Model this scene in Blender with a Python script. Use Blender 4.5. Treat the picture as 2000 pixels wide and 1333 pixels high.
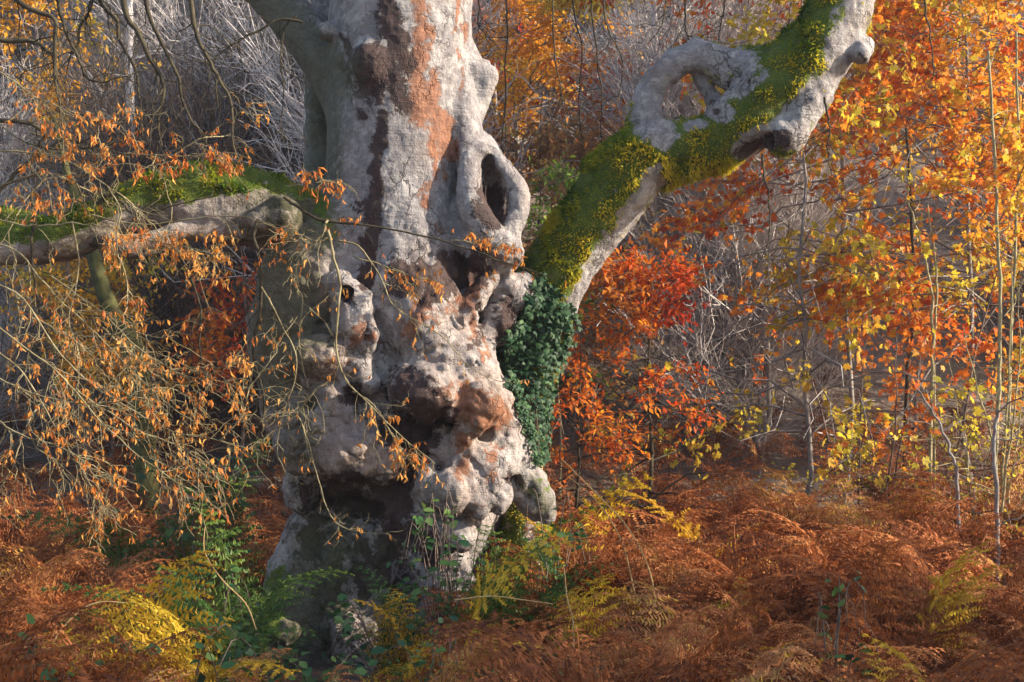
import bpy, math, random
import numpy as np
from mathutils import Vector

# ------------------------------------------------------------------ camera, sky, sun, exposure
for o in list(bpy.data.objects):
    bpy.data.objects.remove(o, do_unlink=True)
scene = bpy.context.scene
COL = scene.collection
CAM_Y, CAM_Z, FPX, HORIZON = -11.11, 2.0, 2778.0, 800.0
cam_data = bpy.data.cameras.new('camera')
cam_data.lens = 50.0
cam_data.sensor_width = 36.0
cam_data.shift_y = (HORIZON - 666.5) / 2000.0
cam_data.clip_start = 0.1
cam_data.clip_end = 400.0
cam = bpy.data.objects.new('camera', cam_data)
cam.location = (0.0, CAM_Y, CAM_Z)
cam.rotation_euler = (math.radians(90), 0, 0)
COL.objects.link(cam)
scene.camera = cam

SUN = Vector((0.92, -0.11, 0.40)).normalized()      # towards the sun
sun_elev = math.asin(SUN.z)
sun_az = math.atan2(SUN.x, SUN.y)                   # clockwise from +Y
world = bpy.data.worlds.new('World')
scene.world = world
world.use_nodes = True
wn = world.node_tree
wn.nodes.clear()
sky = wn.nodes.new('ShaderNodeTexSky')
sky.sky_type = 'NISHITA'
sky.sun_disc = False
sky.sun_elevation = sun_elev
sky.sun_rotation = sun_az
sky.air_density = 1.0
sky.dust_density = 1.6
bgn = wn.nodes.new('ShaderNodeBackground')
bgn.inputs['Strength'].default_value = 0.135
wo = wn.nodes.new('ShaderNodeOutputWorld')
wn.links.new(sky.outputs[0], bgn.inputs[0])
wn.links.new(bgn.outputs[0], wo.inputs[0])
sun_data = bpy.data.lights.new('sun', 'SUN')
sun_data.energy = 5.0
sun_data.angle = math.radians(0.6)
sun_data.color = (1.0, 0.86, 0.68)
sun = bpy.data.objects.new('sun', sun_data)
sun.rotation_euler = (-SUN).to_track_quat('-Z', 'Y').to_euler()
sun.location = (12, -4, 9)
COL.objects.link(sun)
vs = scene.view_settings
vs.view_transform = 'Standard'
vs.look = 'None'
vs.exposure = 1.3
vs.gamma = 1.0
vs.use_curve_mapping = False
scene.cycles.max_bounces = 6
scene.cycles.diffuse_bounces = 3
scene.cycles.transmission_bounces = 4
scene.cycles.transparent_max_bounces = 4
scene.cycles.use_denoising = True
scene.cycles.caustics_reflective = False
scene.cycles.caustics_refractive = False

RNG = np.random.default_rng(11)
random.seed(5)

# ------------------------------------------------------------------ helpers
def P(px, py, Y=0.0):
    d = Y - CAM_Y
    return np.array(((px - 1000.0) * d / FPX, Y, CAM_Z + (HORIZON - py) * d / FPX))

def m_per_px(Y):
    return (Y - CAM_Y) / FPX

def to_px(V):
    d = V[:, 1] - CAM_Y
    return 1000.0 + V[:, 0] * FPX / d, HORIZON - (V[:, 2] - CAM_Z) * FPX / d

def build_mesh(name, V, F, mat=None, smooth=False, attrs=None):
    """V (n,3); F an (m,k) array or a list of such arrays."""
    V = np.ascontiguousarray(V, dtype=np.float32)
    Fs = F if isinstance(F, list) else [F]
    Fs = [np.asarray(f, dtype=np.int32) for f in Fs if len(f)]
    me = bpy.data.meshes.new(name)
    me.vertices.add(len(V))
    me.vertices.foreach_set('co', V.ravel())
    loops = np.concatenate([f.ravel() for f in Fs])
    sizes = np.concatenate([np.full(len(f), f.shape[1], np.int32) for f in Fs])
    starts = np.concatenate(([0], np.cumsum(sizes)[:-1])).astype(np.int32)
    me.loops.add(len(loops))
    me.loops.foreach_set('vertex_index', loops)
    me.polygons.add(len(sizes))
    me.polygons.foreach_set('loop_start', starts)
    me.polygons.foreach_set('loop_total', sizes)
    if smooth:
        me.polygons.foreach_set('use_smooth', np.ones(len(sizes), dtype=bool))
    if attrs:
        for k, a in attrs.items():
            at = me.attributes.new(k, 'FLOAT', 'POINT')
            at.data.foreach_set('value', np.ascontiguousarray(a, dtype=np.float32))
    me.update(calc_edges=True)
    if mat is not None:
        me.materials.append(mat)
    return me

def link(name, data, parent=None, loc=(0, 0, 0), rot=(0, 0, 0), scale=(1, 1, 1)):
    o = bpy.data.objects.new(name, data)
    COL.objects.link(o)
    if parent is not None:
        o.parent = parent
    o.location = loc
    o.rotation_euler = rot
    o.scale = scale
    return o

def tag(o, label=None, cat=None, group=None, kind=None):
    if label: o['label'] = label
    if cat: o['category'] = cat
    if group: o['group'] = group
    if kind: o['kind'] = kind
    return o

class MB:
    """collects triangles/quads with a per-vertex tint"""
    def __init__(s):
        s.V, s.F, s.T, s.n = [], [], [], 0
    def add(s, V, F, tint=None):
        V = np.asarray(V, np.float32)
        if not len(V): return
        s.V.append(V)
        for f in (F if isinstance(F, list) else [F]):
            s.F.append(np.asarray(f, np.int32) + s.n)
        s.T.append(np.full(len(V), 0.5, np.float32) if tint is None else np.broadcast_to(np.asarray(tint, np.float32), (len(V),)))
        s.n += len(V)
    def mesh(s, name, mat, smooth=False):
        byk = {}
        for f in s.F:
            byk.setdefault(f.shape[1], []).append(f)
        return build_mesh(name, np.concatenate(s.V), [np.concatenate(v) for v in byk.values()], mat, smooth,
                          {'tint': np.concatenate(s.T)})

def unit(v):
    return v / np.maximum(np.linalg.norm(v, axis=-1, keepdims=True), 1e-9)

def tubes(Pts, Rad, sides=4):
    """Pts (n,m,3), Rad (n,m) -> V,F for n tubes"""
    Pts = np.asarray(Pts, float)
    Rad = np.asarray(Rad, float)
    n, m, _ = Pts.shape
    T = np.empty_like(Pts)
    T[:, 1:-1] = Pts[:, 2:] - Pts[:, :-2]
    T[:, 0] = Pts[:, 1] - Pts[:, 0]
    T[:, -1] = Pts[:, -1] - Pts[:, -2]
    T = unit(T)
    up = np.where(np.abs(T[..., 2:3]) > 0.9, np.array((1.0, 0, 0)), np.array((0, 0, 1.0)))
    A = unit(np.cross(T, up))
    B = np.cross(T, A)
    ang = np.arange(sides) * 2 * math.pi / sides
    V = Pts[:, :, None] + Rad[:, :, None, None] * (A[:, :, None] * np.cos(ang)[:, None] + B[:, :, None] * np.sin(ang)[:, None])
    base = (np.arange(n) * m * sides)[:, None, None]
    i = np.arange(m - 1)[None, :, None] * sides
    k = np.arange(sides)[None, None, :]
    k2 = (k + 1) % sides
    F = np.stack(np.broadcast_arrays(base + i + k, base + i + k2, base + i + sides + k2, base + i + sides + k), -1).reshape(-1, 4)
    return V.reshape(-1, 3), F

def spline(pts, n):
    """resample a polyline as Catmull-Rom; pts (m,d)"""
    pts = np.asarray(pts, float)
    Q = np.vstack((2 * pts[0] - pts[1], pts, 2 * pts[-1] - pts[-2]))
    m = len(pts) - 1
    t = np.linspace(0, m - 1e-6, n)
    i = t.astype(int)
    u = (t - i)[:, None]
    p0, p1, p2, p3 = Q[i], Q[i + 1], Q[i + 2], Q[i + 3]
    return 0.5 * (2 * p1 + (p2 - p0) * u + (2 * p0 - 5 * p1 + 4 * p2 - p3) * u * u + (3 * p1 - p0 - 3 * p2 + p3) * u ** 3)

_lat = np.random.default_rng(3).random((64, 64, 64)).astype(np.float32) * 2 - 1
def vnoise(V, scale, seed=0.0):
    """smooth value noise, V (...,3) -> -1..1"""
    q = np.asarray(V, np.float32) * scale + np.float32(seed * 17.31 + 1000.5)
    i = np.floor(q).astype(np.int32)
    f = q - i
    f = f * f * (3 - 2 * f)
    i &= 63
    j = (i + 1) & 63
    def L(a, b, c): return _lat[a, b, c]
    x0, y0, z0 = i[..., 0], i[..., 1], i[..., 2]
    x1, y1, z1 = j[..., 0], j[..., 1], j[..., 2]
    fx, fy, fz = f[..., 0], f[..., 1], f[..., 2]
    a = L(x0, y0, z0) * (1 - fx) + L(x1, y0, z0) * fx
    b = L(x0, y1, z0) * (1 - fx) + L(x1, y1, z0) * fx
    c = L(x0, y0, z1) * (1 - fx) + L(x1, y0, z1) * fx
    d = L(x0, y1, z1) * (1 - fx) + L(x1, y1, z1) * fx
    a = a * (1 - fy) + b * fy
    c = c * (1 - fy) + d * fy
    return a * (1 - fz) + c * fz

def frames(D, roll):
    """rotation matrices (n,3,3) whose columns are side, along(=D), normal"""
    D = unit(D)
    up = np.where(np.abs(D[:, 2:3]) > 0.95, np.array((1.0, 0, 0)), np.array((0, 0, 1.0)))
    S = unit(np.cross(D, up))
    N = np.cross(S, D)
    c, s = np.cos(roll)[:, None], np.sin(roll)[:, None]
    S2 = S * c + N * s
    N2 = -S * s + N * c
    return np.stack((S2, D, N2), -1)

def stamp(TV, TF, pos, R, sc):
    """copies of template (k,3) at pos with rotation and scale (n,) or (n,3)"""
    n, k = len(pos), len(TV)
    sc = np.asarray(sc, float)
    if sc.ndim == 1: sc = sc[:, None]
    loc = TV[None] * sc[:, None, :]
    V = np.einsum('nij,nkj->nki', R, loc) + pos[:, None]
    F = TF[None] + (np.arange(n) * k)[:, None, None]
    return V.reshape(-1, 3), F.reshape(-1, TF.shape[1])

# leaf templates: along +Y, length 1
BEECH = (np.array(((0, 0, 0), (-.27, .45, .10), (0, 1.0, -.05), (.27, .45, .10), (0, .5, 0))),
         np.array(((0, 4, 1), (1, 4, 2), (0, 3, 4), (3, 2, 4))))
CURLED = (np.array(((0, 0, 0), (-.13, .4, .13), (.02, 1.0, -.16), (.15, .45, .10), (0, .5, -.03))),
          np.array(((0, 4, 1), (1, 4, 2), (0, 3, 4), (3, 2, 4))))
def _star():
    V = [(0, .18, 0)]
    F = []
    tips = [(-95, .55), (-48, .80), (0, 1.0), (48, .80), (95, .55)]
    for a, r in tips:
        a = math.radians(a)
        V.append((math.sin(a) * r * .75, .18 + math.cos(a) * r * .82, -.10 * r))
    notch = [(-150, .28), (-70, .38), (-24, .44), (24, .44), (70, .38), (150, .28)]
    for a, r in notch:
        a = math.radians(a)
        V.append((math.sin(a) * r, .18 + math.cos(a) * r, .03))
    for k in range(5):
        F += [(0, 1 + k, 6 + k), (0, 7 + k, 1 + k)]
    return np.array(V), np.array(F)
MAPLE = _star()

from mathutils import Matrix
_tm = {}
def leaf_objects(parent, tmpl, matname, pos, R, sc, tint, name='leaf'):
    """single leaves as parts; six shared meshes per kind"""
    key = (id(tmpl), matname)
    if key not in _tm:
        _tm[key] = [build_mesh('leaf', tmpl[0] * np.array((1, 1, .6 + .25 * q)), tmpl[1], M[matname], False, {'tint': np.full(len(tmpl[0]), (q + .5) / 6)}) for q in range(6)]
    for a, r, s_, t in zip(pos, R, sc, tint):
        o = bpy.data.objects.new(name, _tm[key][int(min(5, t * 6))])
        COL.objects.link(o)
        o.parent = parent
        o.matrix_local = Matrix(np.vstack((np.hstack((r * s_, np.asarray(a)[:, None])), (0, 0, 0, 1))).tolist())

# ------------------------------------------------------------------ materials
def mat(name):
    m = bpy.data.materials.new(name)
    m.use_nodes = True
    nt = m.node_tree
    nt.nodes.clear()
    out = nt.nodes.new('ShaderNodeOutputMaterial')
    return m, nt, out

def N(nt, t, **kw):
    n = nt.nodes.new(t)
    for k, v in kw.items():
        setattr(n, k, v)
    return n

def ramp(nt, stops, fac=None, interp='LINEAR'):
    r = N(nt, 'ShaderNodeValToRGB')
    r.color_ramp.interpolation = interp
    e = r.color_ramp.elements
    while len(e) < len(stops): e.new(0.5)
    for el, (p, c) in zip(e, stops):
        el.position = p
        el.color = (*c, 1) if len(c) == 3 else c
    if fac is not None: nt.links.new(fac, r.inputs[0])
    return r

def noise(nt, scale, detail=4, rough=.55, vec=None, dist=0.0):
    n = N(nt, 'ShaderNodeTexNoise')
    n.inputs['Scale'].default_value = scale
    n.inputs['Detail'].default_value = detail
    n.inputs['Roughness'].default_value = rough
    n.inputs['Distortion'].default_value = dist
    if vec is not None: nt.links.new(vec, n.inputs['Vector'])
    return n

def math_(nt, op, a, b=None, clamp=False):
    m = N(nt, 'ShaderNodeMath', operation=op, use_clamp=clamp)
    for i, v in enumerate((a, b)):
        if v is None: continue
        if isinstance(v, (int, float)): m.inputs[i].default_value = v
        else: nt.links.new(v, m.inputs[i])
    return m.outputs[0]

def mixc(nt, fac, a, b, mode='MIX'):
    m = N(nt, 'ShaderNodeMix', data_type='RGBA', blend_type=mode)
    if isinstance(fac, (int, float)): m.inputs[0].default_value = fac
    else: nt.links.new(fac, m.inputs[0])
    for i, v in ((6, a), (7, b)):
        if isinstance(v, tuple): m.inputs[i].default_value = (*v, 1)
        else: nt.links.new(v, m.inputs[i])
    return m.outputs[2]

def attr(nt, name):
    a = N(nt, 'ShaderNodeAttribute', attribute_name=name)
    return a.outputs['Fac']

def leaf_mat(name, stops, trans=0.5, rough=0.55, var=0.0):
    """stops over the 'tint' attribute; thin translucent blade"""
    m, nt, out = mat(name)
    r = ramp(nt, stops, attr(nt, 'tint'))
    col = r.outputs[0]
    if var:
        oi = N(nt, 'ShaderNodeObjectInfo')
        hsv = N(nt, 'ShaderNodeHueSaturation')
        nt.links.new(math_(nt, 'ADD', math_(nt, 'MULTIPLY', oi.outputs['Random'], var), 1 - var / 2), hsv.inputs['Value'])
        nt.links.new(col, hsv.inputs['Color'])
        col = hsv.outputs[0]
    p = N(nt, 'ShaderNodeBsdfPrincipled')
    p.inputs['Roughness'].default_value = rough
    p.inputs['Specular IOR Level'].default_value = 0.25
    nt.links.new(col, p.inputs['Base Color'])
    t = N(nt, 'ShaderNodeBsdfTranslucent')
    nt.links.new(col, t.inputs['Color'])
    mx = N(nt, 'ShaderNodeMixShader')
    mx.inputs[0].default_value = trans
    nt.links.new(p.outputs[0], mx.inputs[1])
    nt.links.new(t.outputs[0], mx.inputs[2])
    nt.links.new(mx.outputs[0], out.inputs[0])
    return m

def twig_mat(name, a, b, scale=9.0):
    m, nt, out = mat(name)
    tc = N(nt, 'ShaderNodeTexCoord')
    n = noise(nt, scale, 3, .6, tc.outputs['Object'])
    r = ramp(nt, ((.35, a), (.65, b)), n.outputs[0])
    p = N(nt, 'ShaderNodeBsdfPrincipled')
    p.inputs['Roughness'].default_value = 0.8
    p.inputs['Specular IOR Level'].default_value = 0.2
    nt.links.new(r.outputs[0], p.inputs['Base Color'])
    bp = N(nt, 'ShaderNodeBump')
    bp.inputs['Strength'].default_value = .4
    bp.inputs['Distance'].default_value = .01
    nt.links.new(noise(nt, scale * 5, 4, .6, tc.outputs['Object']).outputs[0], bp.inputs['Height'])
    nt.links.new(bp.outputs[0], p.inputs['Normal'])
    nt.links.new(p.outputs[0], out.inputs[0])
    return m

def bark_mat():
    m, nt, out = mat('beech_bark')
    tc = N(nt, 'ShaderNodeTexCoord')
    obj = tc.outputs['Object']
    def mapped(s):
        mp = N(nt, 'ShaderNodeMapping')
        mp.inputs['Scale'].default_value = s
        nt.links.new(obj, mp.inputs[0])
        return mp.outputs[0]
    big = noise(nt, 2.2, 5, .6, obj)
    fine = noise(nt, 38, 5, .65, obj)
    spk = noise(nt, 17, 6, .7, obj)
    base = ramp(nt, ((.25, (.115, .104, .112)), (.5, (.20, .186, .194)), (.72, (.31, .295, .295))), big.outputs[0]).outputs[0]
    base = mixc(nt, math_(nt, 'MULTIPLY', ramp(nt, ((.48, (0, 0, 0)), (.62, (1, 1, 1))), spk.outputs[0]).outputs[0], .55), base, (.42, .40, .385))
    base = mixc(nt, math_(nt, 'MULTIPLY', ramp(nt, ((.56, (0, 0, 0)), (.68, (1, 1, 1))), fine.outputs[0]).outputs[0], .6), base, (.12, .10, .09))
    # thin vertical cracks
    vc = noise(nt, 1.0, 4, .6, mapped((20, 20, 5)))
    base = mixc(nt, math_(nt, 'MULTIPLY', ramp(nt, ((.58, (0, 0, 0)), (.66, (1, 1, 1))), vc.outputs[0]).outputs[0], .35), base, (.15, .12, .11))
    # short dark flecks and crisp-edged pale lichen
    fl = noise(nt, 1.0, 4, .7, mapped((55, 55, 17)))
    base = mixc(nt, math_(nt, 'MULTIPLY', ramp(nt, ((.60, (0, 0, 0)), (.66, (1, 1, 1))), fl.outputs[0]).outputs[0], .6), base, (.09, .07, .065))
    li = noise(nt, 5.5, 9, .72, obj, .3)
    base = mixc(nt, math_(nt, 'MULTIPLY', ramp(nt, ((.545, (0, 0, 0)), (.575, (1, 1, 1))), li.outputs[0]).outputs[0], .36), base, (.50, .48, .46))
    pk = noise(nt, 3.2, 5, .6, mapped((1, 1, .6)))
    base = mixc(nt, math_(nt, 'MULTIPLY', ramp(nt, ((.5, (0, 0, 0)), (.68, (1, 1, 1))), pk.outputs[0]).outputs[0], .35), base, (.27, .20, .17))
    # wandering cracks
    wc = N(nt, 'ShaderNodeVectorMath', operation='MULTIPLY_ADD')
    wn_ = noise(nt, 6, 4, .6, obj)
    nt.links.new(wn_.outputs['Color'], wc.inputs[0])
    wc.inputs[1].default_value = (.22, .22, .22)
    nt.links.new(mapped((1, 1, .55)), wc.inputs[2])
    vor = N(nt, 'ShaderNodeTexVoronoi', feature='DISTANCE_TO_EDGE')
    vor.inputs['Scale'].default_value = 7.5
    nt.links.new(wc.outputs[0], vor.inputs['Vector'])
    crack = math_(nt, 'MULTIPLY', ramp(nt, ((.0, (1, 1, 1)), (.045, (0, 0, 0))), vor.outputs['Distance']).outputs[0],
                  ramp(nt, ((.50, (0, 0, 0)), (.60, (1, 1, 1))), noise(nt, 2.6, 3, .5, obj).outputs[0]).outputs[0])
    base = mixc(nt, math_(nt, 'MULTIPLY', crack, .75), base, (.045, .035, .03))
    # ragged stains and painted shade (masks on the mesh, broken up by noise)
    brk = noise(nt, 12, 9, .78, obj, .5)
    def patch(name, lo, hi, amt=1.1):
        v = math_(nt, 'ADD', attr(nt, name), math_(nt, 'MULTIPLY', math_(nt, 'SUBTRACT', brk.outputs[0], .5), 2.2))
        return math_(nt, 'MULTIPLY', ramp(nt, ((lo, (0, 0, 0)), (hi, (1, 1, 1))), v).outputs[0], math_(nt, 'GREATER_THAN', attr(nt, name), .02))
    warm = attr(nt, 'warm')
    base = mixc(nt, math_(nt, 'MULTIPLY', warm, .75, True), base, mixc(nt, .5, (.36, .22, .12), base, 'MIX'))
    rust = ramp(nt, ((.3, (.13, .042, .018)), (.7, (.31, .12, .048))), spk.outputs[0]).outputs[0]
    base = mixc(nt, math_(nt, 'MULTIPLY', patch('rust', .42, .58), .85), base, rust)
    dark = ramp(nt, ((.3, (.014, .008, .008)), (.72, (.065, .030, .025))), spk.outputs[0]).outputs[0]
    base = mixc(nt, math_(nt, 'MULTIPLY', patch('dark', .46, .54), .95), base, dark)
    alg_shade = ramp(nt, ((.3, (.028, .034, .014)), (.7, (.085, .085, .035))), fine.outputs[0]).outputs[0]
    base = mixc(nt, math_(nt, 'MULTIPLY', patch('algae_shade', .25, .75), .8), base, alg_shade)  # olive growth colour, also used to paint shade on the bark
    mossc = ramp(nt, ((.30, (.02, .05, .004)), (.55, (.075, .11, .008)), (.75, (.17, .16, .012))), brk.outputs[0]).outputs[0]
    base = mixc(nt, patch('moss', .44, .56), base, mossc)
    p = N(nt, 'ShaderNodeBsdfPrincipled')
    nt.links.new(base, p.inputs['Base Color'])
    p.inputs['Roughness'].default_value = .72
    p.inputs['Specular IOR Level'].default_value = .3
    # relief: faint horizontal wrinkles, lumpy grain, flaked stains
    hw = noise(nt, 1.0, 3, .5, mapped((3, 3, 26)), 1.6)
    grain = noise(nt, 13, 9, .68, obj, .4)
    pit = N(nt, 'ShaderNodeTexVoronoi')
    pit.inputs['Scale'].default_value = 24
    nt.links.new(obj, pit.inputs['Vector'])
    h = math_(nt, 'MULTIPLY', math_(nt, 'MULTIPLY', hw.outputs[0], big.outputs[0]), .45)
    h = math_(nt, 'ADD', h, math_(nt, 'MULTIPLY', grain.outputs[0], .62))
    h = math_(nt, 'ADD', h, math_(nt, 'MULTIPLY', ramp(nt, ((0, (0, 0, 0)), (.22, (1, 1, 1))), pit.outputs[0]).outputs[0], .06))
    h = math_(nt, 'ADD', h, math_(nt, 'MULTIPLY', fl.outputs[0], -.22))
    h = math_(nt, 'ADD', h, math_(nt, 'MULTIPLY', crack, -.35))
    h = math_(nt, 'ADD', h, math_(nt, 'MULTIPLY', patch('dark', .44, .56), -.12))
    h = math_(nt, 'ADD', h, math_(nt, 'MULTIPLY', patch('rust', .44, .56), .08))
    bp = N(nt, 'ShaderNodeBump')
    bp.inputs['Strength'].default_value = .85
    bp.inputs['Distance'].default_value = .045
    nt.links.new(h, bp.inputs['Height'])
    nt.links.new(bp.outputs[0], p.inputs['Normal'])
    nt.links.new(p.outputs[0], out.inputs[0])
    return m

M = {}
M['bark'] = bark_mat()
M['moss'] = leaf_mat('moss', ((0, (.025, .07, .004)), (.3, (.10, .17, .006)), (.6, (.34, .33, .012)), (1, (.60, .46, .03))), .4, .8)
M['twig'] = twig_mat('olive_twig', (.13, .10, .05), (.30, .26, .15))
M['dark_branch'] = twig_mat('dark_branch', (.022, .017, .012), (.07, .058, .034))
M['dry_leaf'] = leaf_mat('dry_beech_leaf', ((0, (.30, .06, .016)), (.3, (.55, .16, .03)), (.65, (.70, .29, .05)), (1, (.72, .42, .12))), .45)
M['ivy_leaf'] = leaf_mat('ivy_leaf', ((0, (.008, .032, .014)), (.6, (.022, .07, .025)), (1, (.06, .13, .035))), .12, .6)
M['ivy_stem'] = twig_mat('ivy_stem', (.05, .035, .02), (.11, .08, .05))

# ------------------------------------------------------------------ sculpting by signed distance
class Field:
    def __init__(s, lo, hi, h):
        s.lo, s.h = np.array(lo, float), h
        s.dim = np.ceil((np.array(hi) - s.lo) / h).astype(int) + 1
        s.D = np.full(s.dim, 1.0, np.float32)
        s.dy = 0.0
    def box(s, lo, hi):
        a = np.clip(np.floor((lo - s.lo) / s.h).astype(int), 0, s.dim)
        b = np.clip(np.ceil((hi - s.lo) / s.h).astype(int) + 1, 0, s.dim)
        if np.any(b <= a): return None, None
        ax = [(s.lo[i] + s.h * np.arange(a[i], b[i])).astype(np.float32) for i in range(3)]
        return (slice(a[0], b[0]), slice(a[1], b[1]), slice(a[2], b[2])), (ax[0][:, None, None], ax[1][None, :, None], ax[2][None, None, :])
    def merge(s, sl, d, k, cut):
        old = s.D[sl]
        if cut:
            d = -d
            h = np.clip(.5 - .5 * (d - old) / k, 0, 1)      # smooth max
            s.D[sl] = d * (1 - h) + old * h + k * h * (1 - h)
        else:
            h = np.clip(.5 + .5 * (old - d) / k, 0, 1)
            s.D[sl] = old * (1 - h) + d * h - k * h * (1 - h)
    def seg(s, a, b, ra, rb, k=.06, cut=False):
        a, b = np.asarray(a, float), np.asarray(b, float)
        mg = max(ra, rb) + k + 4 * s.h
        sl, g = s.box(np.minimum(a, b) - mg, np.maximum(a, b) + mg)
        if sl is None: return
        ab = b - a
        L = float(ab @ ab) + 1e-12
        t = ((g[0] - a[0]) * ab[0] + (g[1] - a[1]) * ab[1] + (g[2] - a[2]) * ab[2]) / L
        t = np.clip(t, 0, 1)
        d = np.sqrt((g[0] - a[0] - t * ab[0]) ** 2 + (g[1] - a[1] - t * ab[1]) ** 2 + (g[2] - a[2] - t * ab[2]) ** 2) - (ra + (rb - ra) * t)
        s.merge(sl, d, k, cut)
    def ell(s, c, r, k=.06, cut=False):
        c, r = np.asarray(c, float), np.asarray(r, float)
        mg = r + k + 4 * s.h
        sl, g = s.box(c - mg, c + mg)
        if sl is None: return
        q = [(g[i] - c[i]) for i in range(3)]
        k0 = np.sqrt((q[0] / r[0]) ** 2 + (q[1] / r[1]) ** 2 + (q[2] / r[2]) ** 2)
        k1 = np.sqrt((q[0] / r[0] ** 2) ** 2 + (q[1] / r[1] ** 2) ** 2 + (q[2] / r[2] ** 2) ** 2) + 1e-6
        s.merge(sl, k0 * (k0 - 1) / k1, k, cut)
    # in photograph units: (px, py, depth, radius px)
    def chain(s, pts, k=.06, cut=False, sub=3):
        pts = np.array(pts, float)
        pts[:, 2] += s.dy
        if sub > 1 and len(pts) > 2: pts = spline(pts, (len(pts) - 1) * sub + 1)
        for p, q in zip(pts[:-1], pts[1:]):
            s.seg(P(*p[:3]), P(*q[:3]), p[3] * m_per_px(p[2]), q[3] * m_per_px(q[2]), k, cut)
    def blob(s, px, py, Y, rx, ry, rz=None, k=.06, cut=False):
        Y += s.dy
        m = m_per_px(Y)
        s.ell(P(px, py, Y), (rx * m, (rz if rz else rx) * m, ry * m), k, cut)
    def front(s, px, py):
        """depth of the first surface along the camera ray"""
        for Y in np.arange(-1.1, 1.2, .02):
            i = np.round((P(px, py, Y) - s.lo) / s.h).astype(int)
            if np.all(i >= 0) and np.all(i < s.dim) and s.D[tuple(i)] < 0: return float(Y)
        return None
    def mesh(s):
        D = s.D
        S = D < 0
        nx, ny, nz = s.dim
        cnt = np.zeros((nx - 1, ny - 1, nz - 1), np.uint8)
        for dx in (0, 1):
            for dy in (0, 1):
                for dz in (0, 1):
                    cnt += S[dx:nx - 1 + dx, dy:ny - 1 + dy, dz:nz - 1 + dz]
        act = (cnt > 0) & (cnt < 8)
        I = np.argwhere(act)
        idx = np.full(act.shape, -1, np.int32)
        idx[act] = np.arange(len(I))
        acc = np.zeros((len(I), 3), np.float64)
        num = np.zeros(len(I))
        C = [(0, 0, 0), (1, 0, 0), (0, 1, 0), (1, 1, 0), (0, 0, 1), (1, 0, 1), (0, 1, 1), (1, 1, 1)]
        val = np.stack([D[I[:, 0] + c[0], I[:, 1] + c[1], I[:, 2] + c[2]] for c in C], 1)
        for a in range(8):
            for b in range(a + 1, 8):
                if sum(abs(C[a][i] - C[b][i]) for i in range(3)) != 1: continue
                va, vb = val[:, a], val[:, b]
                x = (va < 0) != (vb < 0)
                t = va[x] / (va[x] - vb[x])
                ca, cb = np.array(C[a], float), np.array(C[b], float)
                acc[x] += ca + (cb - ca) * t[:, None]
                num[x] += 1
        V = s.lo + s.h * (I + acc / num[:, None])
        quads = []
        for axis in range(3):
            o1, o2 = [(1, 2), (2, 0), (0, 1)][axis]
            sa = [slice(None)] * 3; sb = [slice(None)] * 3
            sa[axis] = slice(0, -1); sb[axis] = slice(1, None)
            A, B = S[tuple(sa)], S[tuple(sb)]
            E = np.argwhere(A != B)
            E = E[(E[:, o1] > 0) & (E[:, o2] > 0) & (E[:, o1] < s.dim[o1] - 1) & (E[:, o2] < s.dim[o2] - 1)]
            flip = A[E[:, 0], E[:, 1], E[:, 2]]
            def at(d1, d2):
                e = E.copy(); e[:, o1] += d1; e[:, o2] += d2
                return idx[e[:, 0], e[:, 1], e[:, 2]]
            q = np.stack((at(-1, -1), at(0, -1), at(0, 0), at(-1, 0)), 1)
            q[~flip] = q[~flip][:, ::-1]
            quads.append(q)
        return V, np.concatenate(quads)

def vnormals(V, F):
    n = np.cross(V[F[:, 2]] - V[F[:, 0]], V[F[:, 3]] - V[F[:, 1]])
    out = np.zeros_like(V)
    for k in range(4):
        for i in range(3):
            out[:, i] += np.bincount(F[:, k], n[:, i], len(V))
    return unit(out)

def relax(V, F, it=2, w=.5):
    """Laplacian smoothing over quad edges"""
    a = np.concatenate((F[:, 0], F[:, 1], F[:, 2], F[:, 3]))
    b = np.concatenate((F[:, 1], F[:, 2], F[:, 3], F[:, 0]))
    deg = np.bincount(a, minlength=len(V)) + 1e-9
    for _ in range(it):
        W = np.stack([np.bincount(a, V[b, i], len(V)) for i in range(3)], 1) / deg[:, None]
        V = V + (W - V) * w
    return V

def roughen(V, F, spec):
    for amp, scale, seed in spec:
        Nn = vnormals(V, F)
        V = V + Nn * (vnoise(V, scale, seed) * amp)[:, None]
    return V

def strokes(px, py, Nn, lst, front=.25):
    """lst of (x1,y1,x2,y2,r,weight): soft mask in the photograph's plane, camera-facing side of the surface"""
    m = np.zeros(len(px))
    for x1, y1, x2, y2, r, w in lst:
        dx, dy = x2 - x1, y2 - y1
        t = np.clip(((px - x1) * dx + (py - y1) * dy) / (dx * dx + dy * dy + 1e-6), 0, 1)
        d = np.hypot(px - x1 - t * dx, py - y1 - t * dy)
        m = np.maximum(m, np.clip(1.15 * (1 - d / (r * 1.35)), 0, 1) * w)
    return m * np.clip((front - Nn[:, 1]) * 3, 0, 1)

# ------------------------------------------------------------------ the ancient beech
beech = tag(link('ancient_beech_tree', None, loc=tuple(P(640, 1300, .3))),
            'huge gnarled grey beech with burled hollow trunk and mossy limb', 'tree')
BEECH_ORG = np.array(beech.location)

def beech_part(name, V, F, mat_, smooth=True, attrs=None, parent=None, kind=None):
    me = build_mesh(name, V - BEECH_ORG, F, mat_, smooth, attrs)
    o = link(name, me, parent if parent is not None else beech)
    if kind: o['kind'] = kind
    return o

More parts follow.
